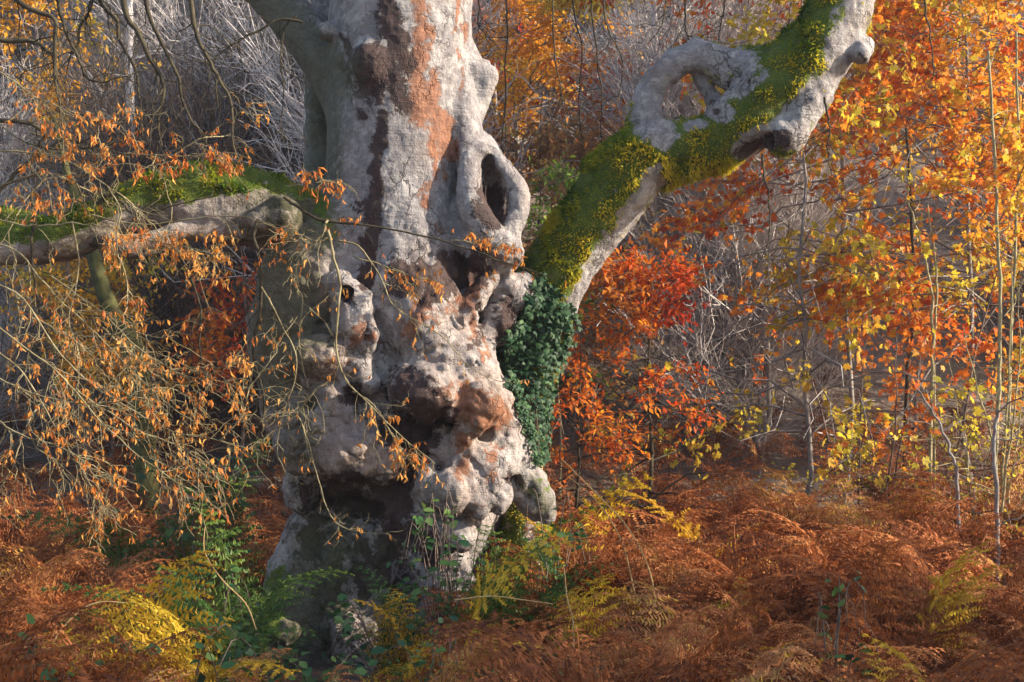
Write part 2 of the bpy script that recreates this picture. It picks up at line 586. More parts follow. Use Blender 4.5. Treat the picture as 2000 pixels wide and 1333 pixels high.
# -- trunk
T = Field((-2.35, -1.15, -.35), (.75, 1.75, 7.4), .0175)
T.chain([(790, -560, .3, 112), (788, -300, .3, 120), (783, 0, .3, 133), (776, 250, .3, 130), (772, 430, .32, 134), (765, 540, .45, 165),
         (750, 650, .60, 198), (765, 780, .62, 203), (785, 880, .62, 192), (800, 950, .60, 172), (755, 1080, .62, 162), (690, 1190, .58, 160), (660, 1340, .52, 185)], k=.10)
T.chain([(790, 430, .1, 80), (790, 560, .02, 80), (780, 660, .05, 80), (760, 760, .1, 90), (740, 850, .12, 90)], k=.12)
# shoulder and the great left burl
T.chain([(700, 440, .25, 85), (640, 500, .2, 90), (600, 580, .12, 92), (592, 660, .12, 88), (610, 760, .15, 88), (640, 850, .12, 98)], k=.12)
T.blob(560, 600, .35, 50, 95, 60, k=.1)
# knot with a hole and burls beside it
T.blob(690, 605, -.44, 44, 60, 46, k=.035)
T.blob(690, 642, -.48, 38, 40, 40, k=.03)
T.blob(665, 560, -.32, 34, 34, 34, k=.06)
T.blob(625, 692, -.46, 64, 42, 52, k=.03)
T.blob(580, 715, -.12, 48, 40, 46, k=.05)
T.blob(640, 735, -.30, 48, 40, 40, k=.05)
T.blob(712, 690, -.42, 24, 22, 24, k=.03)
T.blob(708, 725, -.42, 26, 24, 26, k=.03)
T.blob(722, 752, -.40, 26, 26, 26, k=.03)
T.blob(690, 705, -.42, 20, 20, 20, k=.03)
# left belly that overhangs the hollow base
T.blob(620, 850, -.20, 84, 84, 80, k=.08)
T.blob(690, 885, -.36, 82, 58, 62, k=.06)
T.blob(748, 905, -.36, 44, 48, 50, k=.03)
T.chain([(655, 700, -.34, 30), (660, 780, -.36, 34), (665, 840, -.36, 36)], k=.06)
T.blob(585, 955, .10, 36, 42, 44, k=.04)
T.blob(600, 985, .08, 28, 24, 30, k=.04)
T.blob(560, 790, .1, 46, 60, 50, k=.08)
# centre face: ridge, big burl, snout
T.chain([(800, 560, -.05, 70), (825, 630, -.18, 74), (865, 700, -.24, 64), (925, 760, -.18, 56), (960, 830, -.08, 48), (985, 900, 0, 44)], k=.09)
T.blob(838, 590, -.22, 62, 44, 40, k=.07)
T.blob(830, 762, -.58, 68, 54, 56, k=.035)
T.blob(790, 752, -.42, 36, 44, 40, k=.05)
T.blob(880, 770, -.46, 46, 40, 40, k=.05)
T.blob(886, 806, -.58, 23, 23, 24, k=.025)
T.blob(835, 808, -.55, 28, 20, 24, k=.03)
T.blob(935, 798, -.48, 52, 48, 50, k=.035)
T.blob(920, 835, -.48, 34, 26, 30, k=.04)
T.blob(965, 815, -.22, 36, 50, 40, k=.05)
T.chain([(905, 850, -.42, 22), (908, 890, -.40, 24), (895, 930, -.38, 30)], k=.05)
T.blob(860, 880, -.34, 44, 34, 36, k=.05)
T.chain([(975, 850, -.18, 34), (965, 905, -.25, 40), (925, 940, -.34, 38)], k=.06)
# bottom bulbs above the ferns
T.blob(880, 958, -.48, 36, 44, 40, k=.03)
T.blob(838, 950, -.42, 36, 38, 36, k=.03)
T.blob(930, 955, -.42, 30, 46, 34, k=.04)
T.chain([(925, 900, -.35, 34), (950, 950, -.35, 30), (935, 995, -.40, 20)], k=.04)
T.blob(975, 972, -.34, 26, 38, 30, k=.025)
T.blob(1005, 905, -.1, 30, 42, 36, k=.05)
T.blob(1045, 965, -.05, 36, 52, 44, k=.05)
T.blob(1020, 940, -.08, 36, 40, 40, k=.05)
T.blob(1068, 995, -.05, 18, 30, 26, k=.03)
T.blob(900, 1045, -.30, 34, 34, 34, k=.04)
# lower stem, buttress roots
T.chain([(620, 1010, .32, 48), (575, 1130, .22, 50), (530, 1230, .1, 46), (500, 1340, .0, 50)], k=.08)
T.chain([(665, 1030, .05, 30), (668, 1110, -.05, 32), (655, 1190, -.12, 34), (680, 1260, -.28, 34), (720, 1330, -.45, 36)], k=.06)
T.chain([(760, 1000, .02, 44), (745, 1100, .05, 44), (715, 1190, .05, 46), (700, 1290, -.1, 46)], k=.06)
T.chain([(830, 1000, -.10, 60), (850, 1080, 0, 60), (860, 1180, .1, 70)], k=.07)
T.chain([(600, 1120, .05, 40), (590, 1220, .0, 46), (580, 1320, -.1, 50)], k=.07)
T.blob(545, 1235, -.35, 38, 30, 40, k=.05)
T.blob(520, 1275, -.38, 34, 30, 40, k=.05)
# upper trunk: dark burl, knobs, right wedge, lit ridge
T.blob(725, 128, -.15, 42, 50, 46, k=.04)
T.blob(640, 62, .02, 20, 20, 22, k=.03)
T.chain([(885, -300, .25, 22), (888, 0, .22, 27), (886, 120, .2, 32), (900, 220, .12, 32), (918, 290, .05, 26)], k=.05)
T.chain([(900, 90, .25, 22), (922, 135, .22, 24), (944, 160, .22, 22), (928, 205, .22, 22), (910, 250, .2, 22)], k=.04)
T.blob(958, 150, .22, 17, 22, 20, k=.03)
T.blob(952, 128, .22, 8, 12, 10, k=.02)
# the loop
T.chain([(915, 285, .0, 25), (914, 340, -.10, 25), (920, 400, -.16, 27), (945, 445, -.18, 28), (980, 480, -.14, 26), (1000, 500, -.08, 25)], k=.03)
T.chain([(922, 268, .08, 20), (955, 305, .05, 19), (988, 340, .02, 20), (1012, 378, .0, 21), (1008, 420, -.03, 20), (990, 460, -.06, 22), (996, 505, -.05, 25)], k=.03)
T.chain([(930, 300, .28, 45), (960, 380, .32, 48), (960, 470, .26, 50)], k=.06)
T.blob(936, 294, -.05, 20, 18, 20, k=.03)
T.chain([(900, 420, .05, 34), (930, 480, -.02, 34), (985, 512, -.05, 26)], k=.05)
# right cheek lobes and ridge beside the eye socket
T.blob(995, 575, .12, 44, 44, 50, k=.05)
T.blob(975, 630, .08, 38, 46, 50, k=.05)
T.blob(1022, 570, .22, 24, 36, 40, k=.05)
T.chain([(968, 538, .0, 17), (935, 575, -.10, 19), (918, 615, -.16, 18), (925, 660, -.16, 18), (940, 705, -.14, 18)], k=.03)
T.chain([(955, 620, .0, 14), (950, 670, -.08, 14), (957, 712, -.08, 14)], k=.03)
# stem behind and upper left fork
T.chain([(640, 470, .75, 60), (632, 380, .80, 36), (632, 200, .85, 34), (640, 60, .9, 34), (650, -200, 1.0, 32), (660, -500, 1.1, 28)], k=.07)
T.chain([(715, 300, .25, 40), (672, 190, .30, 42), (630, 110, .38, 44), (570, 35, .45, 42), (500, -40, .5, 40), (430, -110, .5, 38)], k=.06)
# small burrs crowding the lower trunk
brng = np.random.default_rng(71)
for _ in range(105):
    bx, by = brng.uniform(535, 955), brng.uniform(500, 990)
    if 735 < bx < 800 and by < 720: continue
    fy = T.front(bx, by)
    if fy is None: continue
    r = brng.uniform(7, 24) * (1.1 if by > 640 else .8)
    T.blob(bx, by, fy + r * .0024, r, r * brng.uniform(.7, 1.2), r, k=.018)
# creases that wrap the burls
for _ in range(95):
    bx, by = brng.uniform(535, 1000), brng.uniform(520, 960)
    a0, ln, cv = brng.uniform(-1.3, 1.3), brng.uniform(35, 110), brng.uniform(-.03, .03)
    pts = []
    for q in range(7):
        fy = T.front(bx, by)
        if fy is None: break
        pts.append((bx, by, fy, brng.uniform(2.6, 6.0) * math.sin(math.pi * (q + .6) / 7.2)))
        bx += math.cos(a0) * ln / 6; by += math.sin(a0) * ln / 6; a0 += cv * ln / 6
    if len(pts) > 3 and max(p_[2] for p_ in pts) - min(p_[2] for p_ in pts) < .25: T.chain(pts, k=.012, cut=True, sub=1)
# hollows
T.chain([(675, 568, -.66, 9), (678, 574, -.42, 13)], k=.02, cut=True)
T.blob(676, 575, -.52, 11, 17, 26, k=.02, cut=True)
T.blob(643, 528, -.30, 9, 10, 24, k=.02, cut=True)
T.chain([(733, 430, -.34, 7), (733, 520, -.38, 8), (734, 620, -.42, 8), (734, 735, -.46, 8)], k=.02, cut=True)
T.chain([(893, 300, -.06, 9), (893, 350, -.12, 10), (903, 410, -.16, 8)], k=.02, cut=True)
T.blob(966, 372, -.02, 20, 44, 70, k=.02, cut=True)
T.blob(955, 330, .02, 12, 26, 50, k=.02, cut=True)
T.chain([(905, 565, -.24, 14), (890, 610, -.30, 15), (886, 650, -.32, 13)], k=.025, cut=True)
T.chain([(945, 630, -.16, 8), (942, 670, -.2, 8)], k=.02, cut=True)
T.chain([(880, 545, -.28, 22), (940, 525, -.2, 18), (985, 535, -.12, 10)], k=.04, cut=True)
T.blob(686, 773, -.50, 17, 20, 50, k=.02, cut=True)
T.chain([(765, 832, -.56, 26), (815, 846, -.62, 24), (850, 836, -.66, 14)], k=.02, cut=True)
T.chain([(770, 838, -.36, 24), (812, 848, -.40, 22)], k=.02, cut=True)
T.chain([(585, 742, -.40, 14), (620, 752, -.44, 13), (655, 748, -.46, 8)], k=.02, cut=True)
T.chain([(640, 640, -.42, 16), (625, 615, -.36, 14), (618, 580, -.3, 10)], k=.03, cut=True)
T.chain([(800, 870, -.5, 26), (812, 905, -.5, 18)], k=.03, cut=True)
T.chain([(948, 848, -.50, 8), (975, 840, -.42, 12), (990, 850, -.3, 6)], k=.02, cut=True)
T.blob(870, 845, -.62, 20, 9, 30, k=.02, cut=True)
T.chain([(628, 990, -.34, 28), (690, 988, -.36, 34), (750, 988, -.30, 28), (795, 990, -.3, 14)], k=.025, cut=True)
T.chain([(632, 992, -.1, 26), (690, 990, -.06, 32), (745, 988, -.06, 26)], k=.025, cut=True)
T.chain([(640, 992, .12, 24), (690, 990, .16, 28), (735, 988, .14, 24)], k=.025, cut=True)
T.chain([(625, 1010, -.02, 30), (690, 1005, -.05, 34), (745, 1000, -.05, 26)], k=.04, cut=True)
T.chain([(645, 1080, .0, 8), (648, 1120, -.06, 12), (640, 1170, -.06, 9)], k=.02, cut=True)
T.chain([(672, 1060, -.2, 4), (672, 1150, -.28, 5), (668, 1210, -.3, 5)], k=.015, cut=True)
T.chain([(660, 855, -.72, 3), (664, 875, -.70, 4)], k=.015, cut=True)
T.chain([(735, 868, -.68, 5), (728, 905, -.70, 6), (738, 940, -.66, 5)], k=.02, cut=True)
T.blob(610, 790, -.40, 18, 18, 30, k=.04, cut=True)
T.chain([(905, 965, -.62, 5), (912, 1000, -.6, 6)], k=.02, cut=True)
T.chain([(955, 945, -.55, 5), (958, 1000, -.5, 7)], k=.02, cut=True)
V, F = T.mesh()
del T
V = relax(V, F, 2)
Np = vnormals(V, F)
zz = V[:, 2]
lump = np.clip((3.6 - zz) / .5, .18, 1.0)
V = V + Np * ((vnoise(V, 4.2, 1) * .024 + vnoise(V, 9, 2) * .020 + vnoise(V, 19, 3) * .014) * lump)[:, None]
V = V + vnormals(V, F) * (vnoise(V * np.array((1, 1, .35)), 13, 5) * .006 + vnoise(V, 40, 4) * .006)[:, None]
Nn = vnormals(V, F)
px, py = to_px(V)
wob = vnoise(V, 9, 7) * 9
px2, py2 = px + wob, py + vnoise(V, 9, 8) * 9
dark = 1.05 * strokes(px2, py2, Nn, [  # maroon stains, plus painted shade in the hollows and over the base
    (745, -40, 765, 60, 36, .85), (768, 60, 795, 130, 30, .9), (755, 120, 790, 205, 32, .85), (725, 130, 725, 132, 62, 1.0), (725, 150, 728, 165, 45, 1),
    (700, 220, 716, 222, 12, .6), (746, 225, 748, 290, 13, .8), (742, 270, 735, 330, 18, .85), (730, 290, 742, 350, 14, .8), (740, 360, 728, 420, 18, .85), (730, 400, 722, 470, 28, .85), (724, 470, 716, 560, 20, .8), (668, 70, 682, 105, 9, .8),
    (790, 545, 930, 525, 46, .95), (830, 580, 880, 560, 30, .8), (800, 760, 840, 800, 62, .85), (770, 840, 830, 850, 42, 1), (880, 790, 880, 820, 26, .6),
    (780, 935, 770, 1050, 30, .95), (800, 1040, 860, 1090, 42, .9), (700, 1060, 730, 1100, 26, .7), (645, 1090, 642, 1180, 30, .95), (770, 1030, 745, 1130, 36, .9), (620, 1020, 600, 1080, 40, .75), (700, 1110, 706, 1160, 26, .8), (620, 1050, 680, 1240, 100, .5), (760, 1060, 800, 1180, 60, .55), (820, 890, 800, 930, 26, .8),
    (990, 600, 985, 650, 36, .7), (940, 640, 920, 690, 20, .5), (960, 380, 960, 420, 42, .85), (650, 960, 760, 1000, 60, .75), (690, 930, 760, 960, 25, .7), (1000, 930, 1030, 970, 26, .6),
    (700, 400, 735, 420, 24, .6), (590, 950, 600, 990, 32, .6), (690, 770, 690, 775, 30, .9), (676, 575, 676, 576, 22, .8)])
rust = .88 * strokes(px2, py2, Nn, [
    (815, -60, 822, 60, 26, .75), (822, 60, 815, 130, 28, .85), (835, 20, 830, 40, 22, .7), (838, 75, 830, 95, 22, .7), (812, 120, 822, 230, 32, .95), (845, 140, 850, 180, 20, .7), (845, 170, 850, 215, 24, .75), (835, 200, 860, 245, 30, .95),
    (865, 235, 878, 300, 24, .95), (850, 260, 845, 300, 22, .8), (855, 300, 850, 345, 16, .7), (835, 360, 832, 400, 16, .75), (870, 310, 874, 345, 14, .7), (895, 0, 890, 60, 8, .8), (905, 50, 906, 75, 10, .8), (900, 100, 903, 190, 9, .6), (855, 440, 862, 455, 16, .6),
    (930, 560, 905, 590, 28, .9), (925, 600, 925, 660, 16, .7), (945, 660, 950, 700, 12, .8), (830, 580, 800, 640, 40, .65), (850, 620, 890, 600, 36, .6), (920, 790, 960, 810, 58, .9), (888, 800, 888, 812, 28, .8), (905, 850, 905, 920, 26, .75), (860, 780, 900, 760, 40, .6), (840, 800, 820, 790, 30, .55), (960, 880, 950, 930, 34, .6),
    (705, 640, 725, 660, 30, .7), (690, 665, 720, 670, 26, .6), (660, 700, 600, 720, 30, .5), (640, 720, 700, 730, 36, .5), (940, 980, 925, 1000, 24, .5), (965, 350, 960, 330, 26, .6)])
warm = np.clip(strokes(px, py, Nn, [(560, 520, 540, 720, 110, .9), (620, 690, 600, 660, 90, .8), (680, 900, 720, 900, 110, .75), (640, 860, 640, 700, 60, .5), (900, 820, 940, 800, 110, .8), (880, 640, 900, 900, 140, .35), (980, 560, 990, 640, 60, .4), (600, 1150, 660, 1300, 120, .6)], 1.0), 0, 1)
algae_shade = np.clip(np.maximum(strokes(px, py, Nn, [(630, 100, 625, 460, 52, 1.0), (480, -40, 640, 150, 75, 1.0), (550, 520, 530, 740, 90, 1.0), (560, 1140, 510, 1290, 50, 1.0), (600, 640, 580, 540, 75, .85), (590, 780, 575, 900, 75, .6), (650, 1060, 570, 1290, 110, .85), (740, 1080, 720, 1290, 60, .5), (1045, 945, 1060, 990, 40, .75)], 2.0),  # olive growth; also paints shade on fork, rear stem and trunk base
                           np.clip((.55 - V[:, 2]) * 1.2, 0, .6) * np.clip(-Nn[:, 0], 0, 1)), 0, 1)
moss = strokes(px, py, Nn, [(540, 1130, 505, 1300, 38, .9), (545, 1255, 520, 1280, 34, .9), (625, 400, 640, 450, 30, .9), (1060, 930, 1080, 990, 26, .75), (1030, 950, 1040, 970, 28, .7), (560, 430, 640, 470, 30, .4)], 2.0) * np.clip(.35 + Nn[:, 2] - .4 * Nn[:, 0], 0, 1)
trunk = beech_part('trunk', V, F, M['bark'], True, {'dark': dark, 'rust': rust, 'warm': warm, 'algae_shade': algae_shade, 'moss': moss})
TRUNK_V, TRUNK_N = V, Nn

# -- mossy limbs
def moss_fur(name, V, Nn, mask, count, length, parent, rng, tones):
    """short moss shoots standing on the surface"""
    w = np.clip(mask, 0, 1) ** 2
    w = w / w.sum()
    i = rng.choice(len(V), count, p=w)
    pos = V[i] + rng.normal(0, .006, (count, 3))
    d = unit(Nn[i] + rng.normal(0, .38, (count, 3)) + np.array((0, 0, -.35)))
    L = length * rng.uniform(.45, 1.25, count) * np.clip(.35 + .75 * mask[i], .3, 1) * np.clip(1 + 1.0 * vnoise(pos, 8, 35), .35, 1.9)
    tv = np.array(((-.20, 0, 0), (.20, 0, 0), (.0, 1.0, .12)))
    R = frames(d, rng.uniform(0, 6.28, count))
    VV, FF = stamp(tv, np.array(((0, 1, 2),)), pos, R, L)
    clump = vnoise(pos, 6, 31) * .38 + vnoise(pos, 22, 33) * .22
    t = np.clip(tones(pos, Nn[i]) + clump + rng.normal(0, .10, count), 0, 1)
    o = beech_part(name, VV, FF, M['moss'], False, {'tint': np.repeat(t, 3)}, parent)
    o['kind'] = 'stuff'
    return o

frng = np.random.default_rng(21)
L1 = Field((-.2, -.45, -.2), (3.7, 1.4, 6.8), .0185)
L1.dy = .32
L1.chain([(1000, 1340, .35, 70), (1020, 1150, .32, 56), (1020, 1010, .30, 50), (1012, 900, .32, 40), (1012, 800, .30, 45), (1030, 690, .25, 54), (1072, 572, .18, 62), (1130, 470, .12, 65), (1190, 385, .06, 66), (1245, 320, .02, 68), (1300, 296, .0, 58),
          (1370, 290, -.02, 52), (1440, 252, -.05, 60), (1510, 185, -.08, 70), (1575, 125, -.10, 70), (1625, 60, -.12, 62), (1648, -10, -.14, 58), (1665, -140, -.18, 54), (1690, -300, -.2, 50)], k=.05)
L1.chain([(1245, 290, .02, 42), (1260, 225, .03, 32), (1280, 165, .03, 29), (1318, 124, .02, 28), (1370, 112, .0, 28), (1430, 122, -.02, 29), (1490, 140, -.05, 34)], k=.025)
L1.chain([(1400, 135, .0, 24), (1440, 155, -.02, 26), (1475, 160, -.04, 26)], k=.025)
L1.blob(1362, 92, .0, 15, 14, 14, k=.03)
L1.blob(1392, 96, .02, 14, 12, 14, k=.03)
L1.chain([(1360, 150, .06, 13), (1385, 180, .08, 12), (1408, 222, .06, 16)], k=.03)
L1.chain([(1352, 90, .0, 11), (1360, 78, .0, 8)], k=.02)
L1.chain([(1455, 115, .06, 26), (1500, 110, .02, 24)], k=.04)
L1.chain([(1158, 322, .12, 19), (1200, 345, .06, 26)], k=.04)
L1.chain([(1650, 85, -.16, 34), (1688, 92, -.22, 24)], k=.04)
L1.blob(1682, 105, -.30, 22, 24, 22, k=.03)
L1.chain([(1590, 160, -.15, 40), (1570, 215, -.22, 34), (1545, 260, -.26, 30), (1515, 276, -.28, 27)], k=.05)
L1.chain([(1500, 275, -.32, 17), (1540, 262, -.27, 15)], k=.02, cut=True)
L1.chain([(1452, 306, -.20, 16), (1490, 282, -.30, 18)], k=.025, cut=True)
L1.blob(1330, 322, -.24, 10, 9, 18, k=.015, cut=True)
L1.blob(1300, 326, -.24, 6, 6, 14, k=.015, cut=True)
L1.blob(1330, 290, -.17, 28, 22, 20, k=.04)
V, F = L1.mesh()
del L1
V = relax(V, F, 2)
V = roughen(V, F, ((.024, 4.5, 11), (.015, 11, 12), (.006, 30, 13)))
Nn = vnormals(V, F)
px, py = to_px(V)
# bare strips: the underside towards the sun, and the curved pale branch
bare = strokes(px, py, Nn, [(1122, 595, 1200, 478, 28, 1), (1200, 478, 1276, 352, 24, 1), (1270, 345, 1288, 325, 12, 1), (1470, 300, 1560, 215, 30, 1), (1560, 215, 1660, 130, 34, 1), (1600, 190, 1545, 270, 40, 1), (1650, 110, 1690, -80, 44, 1),
                            (1672, 30, 1690, -260, 40, 1), (1690, 90, 1690, 110, 34, 1), (1272, 225, 1290, 160, 52, 1), (1270, 250, 1296, 275, 20, 1), (1290, 160, 1350, 110, 56, 1), (1350, 110, 1440, 140, 56, 1), (1360, 160, 1410, 220, 26, 1), (1405, 170, 1450, 165, 38, 1), (1440, 300, 1475, 265, 16, .8), (1340, 245, 1380, 245, 12, .7)], 3.0)
mask = 1.02 - np.clip(bare * 1.2, 0, 1) + vnoise(V, 12, 15) * .38 + vnoise(V, 5, 14) * .15
mask = mask - .6 * np.clip((Nn[:, 0] - .75) * 3, 0, 1) * np.clip(.1 - Nn[:, 2], 0, 1) * 1.4
mask = np.where(py > 780, mask - .35, mask)
mask = np.clip(mask, 0, 1)
mask[mask < .30] = 0
warm = np.clip((py - 700) / 100, 0, .9)
limb = beech_part('limb', V, F, M['bark'], True, {'dark': strokes(px, py, Nn, [(1455, 300, 1530, 270, 26, .9), (1678, 108, 1690, 116, 12, .5), (1385, 180, 1400, 215, 18, .5), (1430, 160, 1460, 160, 34, .38)]), 'rust': vnoise(V, 6, 41) * 0, 'warm': warm, 'algae_shade': vnoise(V, 3, 42) * 0, 'moss': mask})
limb['label'] = 'mossy limb rising to the right'
LIMB_V, LIMB_N = V, Nn
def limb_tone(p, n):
    return .66 + .32 * np.clip(n[:, 0] * .8 - n[:, 1] * .5, -1, 1) - .12 * np.clip(n[:, 2], 0, 1)  # sunlit side painted into the moss tint: brighter right, darker on top
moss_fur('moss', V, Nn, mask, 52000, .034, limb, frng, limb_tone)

L2 = Field((-5.3, -1.15, 2.5), (-.95, .95, 4.4), .0185)
L2.chain([(700, 480, .35, 60), (630, 452, .22, 58), (560, 424, .08, 60), (480, 415, -.02, 62), (410, 405, -.08, 60), (340, 392, -.12, 52), (270, 402, -.16, 40), (205, 432, -.2, 38), (130, 462, -.24, 40), (60, 476, -.26, 38), (-60, 476, -.3, 40), (-260, 455, -.35, 42)], k=.05)
L2.chain([(548, 360, .02, 16), (480, 352, .0, 22), (400, 347, -.05, 24), (320, 362, -.12, 24), (250, 385, -.16, 22)], k=.05)
L2.chain([(200, 470, -.3, 14), (250, 482, -.32, 20), (300, 476, -.3, 18), (360, 452, -.25, 18), (430, 455, -.2, 16), (520, 448, -.1, 22)], k=.03)
L2.chain([(110, 462, -.2, 24), (40, 440, -.1, 22), (-60, 415, 0, 26), (-220, 390, .1, 28)], k=.04)
L2.chain([(545, 425, -.22, 44), (500, 430, -.3, 20)], k=.03)
L2.blob(290, 480, -.42, 10, 8, 14, k=.015, cut=True)
L2.chain([(360, 476, -.42, 8), (440, 470, -.36, 8)], k=.02, cut=True)
L2.chain([(205, 462, -.45, 8), (160, 478, -.48, 5)], k=.02, cut=True)
V, F = L2.mesh()
del L2
V = relax(V, F, 2)
V = roughen(V, F, ((.016, 5, 16), (.010, 12, 17), (.005, 30, 18)))
Nn = vnormals(V, F)
px, py = to_px(V)
edge = np.interp(px, (-300, 0, 100, 200, 240, 330, 420, 520, 640), (440, 480, 475, 432, 402, 396, 386, 362, 400))
mask = np.clip(.55 + (edge - py) / 30 + vnoise(V, 10, 19) * .3 + .25 * Nn[:, 2], 0, 1)
mask[mask < .35] = 0
warm2 = np.clip(strokes(px, py, Nn, [(200, 480, 560, 455, 40, 1.0), (60, 505, 200, 470, 30, .9)], 2.0), 0, 1)
limb2 = beech_part('limb', V, F, M['bark'], True, {'dark': strokes(px, py, Nn, [(200, 465, 180, 480, 18, .7), (280, 490, 480, 470, 14, .5), (545, 400, 560, 470, 40, .6), (600, 400, 600, 460, 40, .7)]), 'rust': warm2 * .45, 'warm': np.maximum(warm2, .45), 'algae_shade': np.clip(.42 + .5 * vnoise(V, 4, 43) + (px > 520) * .3, 0, 1), 'moss': mask})  # dark and olive at the trunk end also paint a shaded join
limb2['label'] = 'broken moss-topped limb reaching left'
LIMB2_V = V
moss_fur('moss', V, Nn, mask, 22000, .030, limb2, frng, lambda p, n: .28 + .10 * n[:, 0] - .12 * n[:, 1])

# the unseen upper crossing limb that carries the hanging branches on the left
ov = np.vstack([P(430, -110, .5), P(250, -150, 0), P(60, -170, -.7), P(-120, -160, -1.0), P(-300, -120, -1.2)])
ovp = spline(ov, 24)[None]
Vt, Ft = tubes(ovp, np.linspace(.13, .06, 24)[None], 10)
beech_part('branch', Vt, Ft, M['dark_branch'], True)

# -- ivy on the limb's foot
IVYPOLY = np.array([(1042, 545), (1075, 555), (1114, 605), (1102, 660), (1072, 730), (1062, 800), (1056, 905), (1042, 912), (1030, 870), (1006, 830), (978, 770), (966, 700), (985, 655), (1010, 625)])
def inside(px, py, poly):
    r = np.zeros(len(px), bool)
    for (x1, y1), (x2, y2) in zip(poly, np.roll(poly, -1, 0)):
        c = (y1 > py) != (y2 > py)
        r ^= c & (px < (x2 - x1) * (py - y1) / (y2 - y1 + 1e-9) + x1)
    return r
def build_ivy():
    rng = np.random.default_rng(77)
    AV = np.concatenate((LIMB_V, TRUNK_V)); AN = np.concatenate((LIMB_N, TRUNK_N))
    px, py = to_px(AV)
    ok = inside(px, py, IVYPOLY) & (AN[:, 1] < .45) & (AV[:, 1] > -.2)
    ok &= ~((np.arange(len(AV)) >= len(LIMB_V)) & (px < 985))
    ids = np.flatnonzero(ok)
    n = 3600
    i = rng.choice(ids, n)
    off = rng.uniform(.015, .085, n)
    pos = AV[i] + unit(AN[i] + np.array((0, -.4, 0))) * off[:, None] + rng.normal(0, .022, (n, 3))
    nrm = unit(AN[i] * .7 + np.array((.15, -.55, .35)) + rng.normal(0, .48, (n, 3)))
    d = unit(np.cross(np.cross(nrm, np.array((0, 0, -1.0)) + rng.normal(0, .45, (n, 3))), nrm))
    S = np.cross(d, nrm)
    R = np.stack((S, d, nrm), -1)
    ly = np.interp(pos[:, 2], (1.5, 2.2, 3.1), (.034, .044, .052))
    sc = ly * rng.uniform(.75, 1.25, n)
    tv = np.array(((0, 0, 0), (-.42, .05, -.04), (-.52, .42, -.08), (-.18, .50, .03), (0, 1.0, -.10), (.18, .50, .03), (.52, .42, -.08), (.42, .05, -.04), (0, .38, .07)))
    tf = np.array([(8, k + 1, k) for k in range(7)] + [(8, 0, 7)])
    base = AV[ids].mean(0)
    ivy = tag(link('ivy', None, loc=tuple(P(1040, 1000, .36))), 'dark green ivy climbing the foot of the mossy limb', 'ivy')
    org = np.array(ivy.location)
    # stems
    mb = MB()
    for k in range(9):
        x0 = 1040 + rng.uniform(-12, 14)
        pts = [P(x0, 1000, .36), P(x0 - 6 + rng.uniform(-10, 10), 850, .38), P(1025 + rng.uniform(-25, 20), 760, .38), P(1030 + rng.uniform(-40, 35), 660, .33), P(1060 + rng.uniform(-40, 35), 575, .30)]
        q = spline(np.array(pts), 20)[None]
        v, f = tubes(q, np.linspace(.011, .004, 20)[None], 5)
        mb.add(v - org, f)
    link('stem', mb.mesh('stem', M['ivy_stem'], True), ivy)
    order = np.argsort(pos[:, 1] - off * 3)
    near = order[:300]
    tints = rng.beta(2, 3.5, n)
    tmpl = []
    for q in range(6):
        tmpl.append(build_mesh('ivy_leaf', tv * np.array((1, 1, 1 + .5 * rng.normal())), tf, M['ivy_leaf'], False, {'tint': np.full(len(tv), (.1, .25, .35, .45, .6, .9)[q])}))
    from mathutils import Matrix
    for j in near:
        o = link('leaf', tmpl[rng.integers(6)], ivy)
        o.matrix_local = Matrix(np.vstack((np.hstack((R[j] * sc[j], (pos[j] - org)[:, None])), (0, 0, 0, 1))).tolist())
    rest = order[300:]
    v, f = stamp(tv, tf, pos[rest] - org, R[rest], sc[rest])
    o = link('foliage', build_mesh('foliage', v, f, M['ivy_leaf'], False, {'tint': np.repeat(tints[rest], len(tv))}), ivy)
    o['kind'] = 'stuff'
build_ivy()

# ------------------------------------------------------------------ ground and hillside
def ground_z(x, y):
    x, y = np.asarray(x, float), np.asarray(y, float)
    z = np.where(y > 1.5, .20 * (y - 1.5), 0) + np.where(y > 8, .42 * (y - 8), 0)
    s_ = np.clip((y - 6) / 8, 0, 1)
    z = z - .27 * np.clip(x, -6, 40) * s_ * s_ * (3 - 2 * s_)
    V = np.stack((x, y, np.zeros_like(x)), -1)
    return z + vnoise(V, .35, 51) * .12 + vnoise(V, 1.1, 52) * .04 + np.clip(y - 8, 0, 30) / 30 * vnoise(V, .09, 53) * 2.5

def litter_mat():
    m, nt, out = mat('leaf_litter')
    tc = N(nt, 'ShaderNodeTexCoord')
    a = noise(nt, .5, 5, .6, tc.outputs['Object'])
    b = noise(nt, 22, 6, .75, tc.outputs['Object'])
    c = ramp(nt, ((.3, (.09, .06, .045)), (.5, (.19, .135, .10)), (.7, (.30, .23, .18))), b.outputs[0]).outputs[0]
    c = mixc(nt, ramp(nt, ((.4, (0, 0, 0)), (.65, (1, 1, 1))), a.outputs[0]).outputs[0], c, mixc(nt, .6, c, (.20, .18, .17)))
    p = N(nt, 'ShaderNodeBsdfPrincipled')
    p.inputs['Roughness'].default_value = .9
    nt.links.new(c, p.inputs['Base Color'])
    bp = N(nt, 'ShaderNodeBump')
    bp.inputs['Strength'].default_value = 1.0
    bp.inputs['Distance'].default_value = .08
    nt.links.new(b.outputs[0], bp.inputs['Height'])
    nt.links.new(bp.outputs[0], p.inputs['Normal'])
    nt.links.new(p.outputs[0], out.inputs[0])
    return m

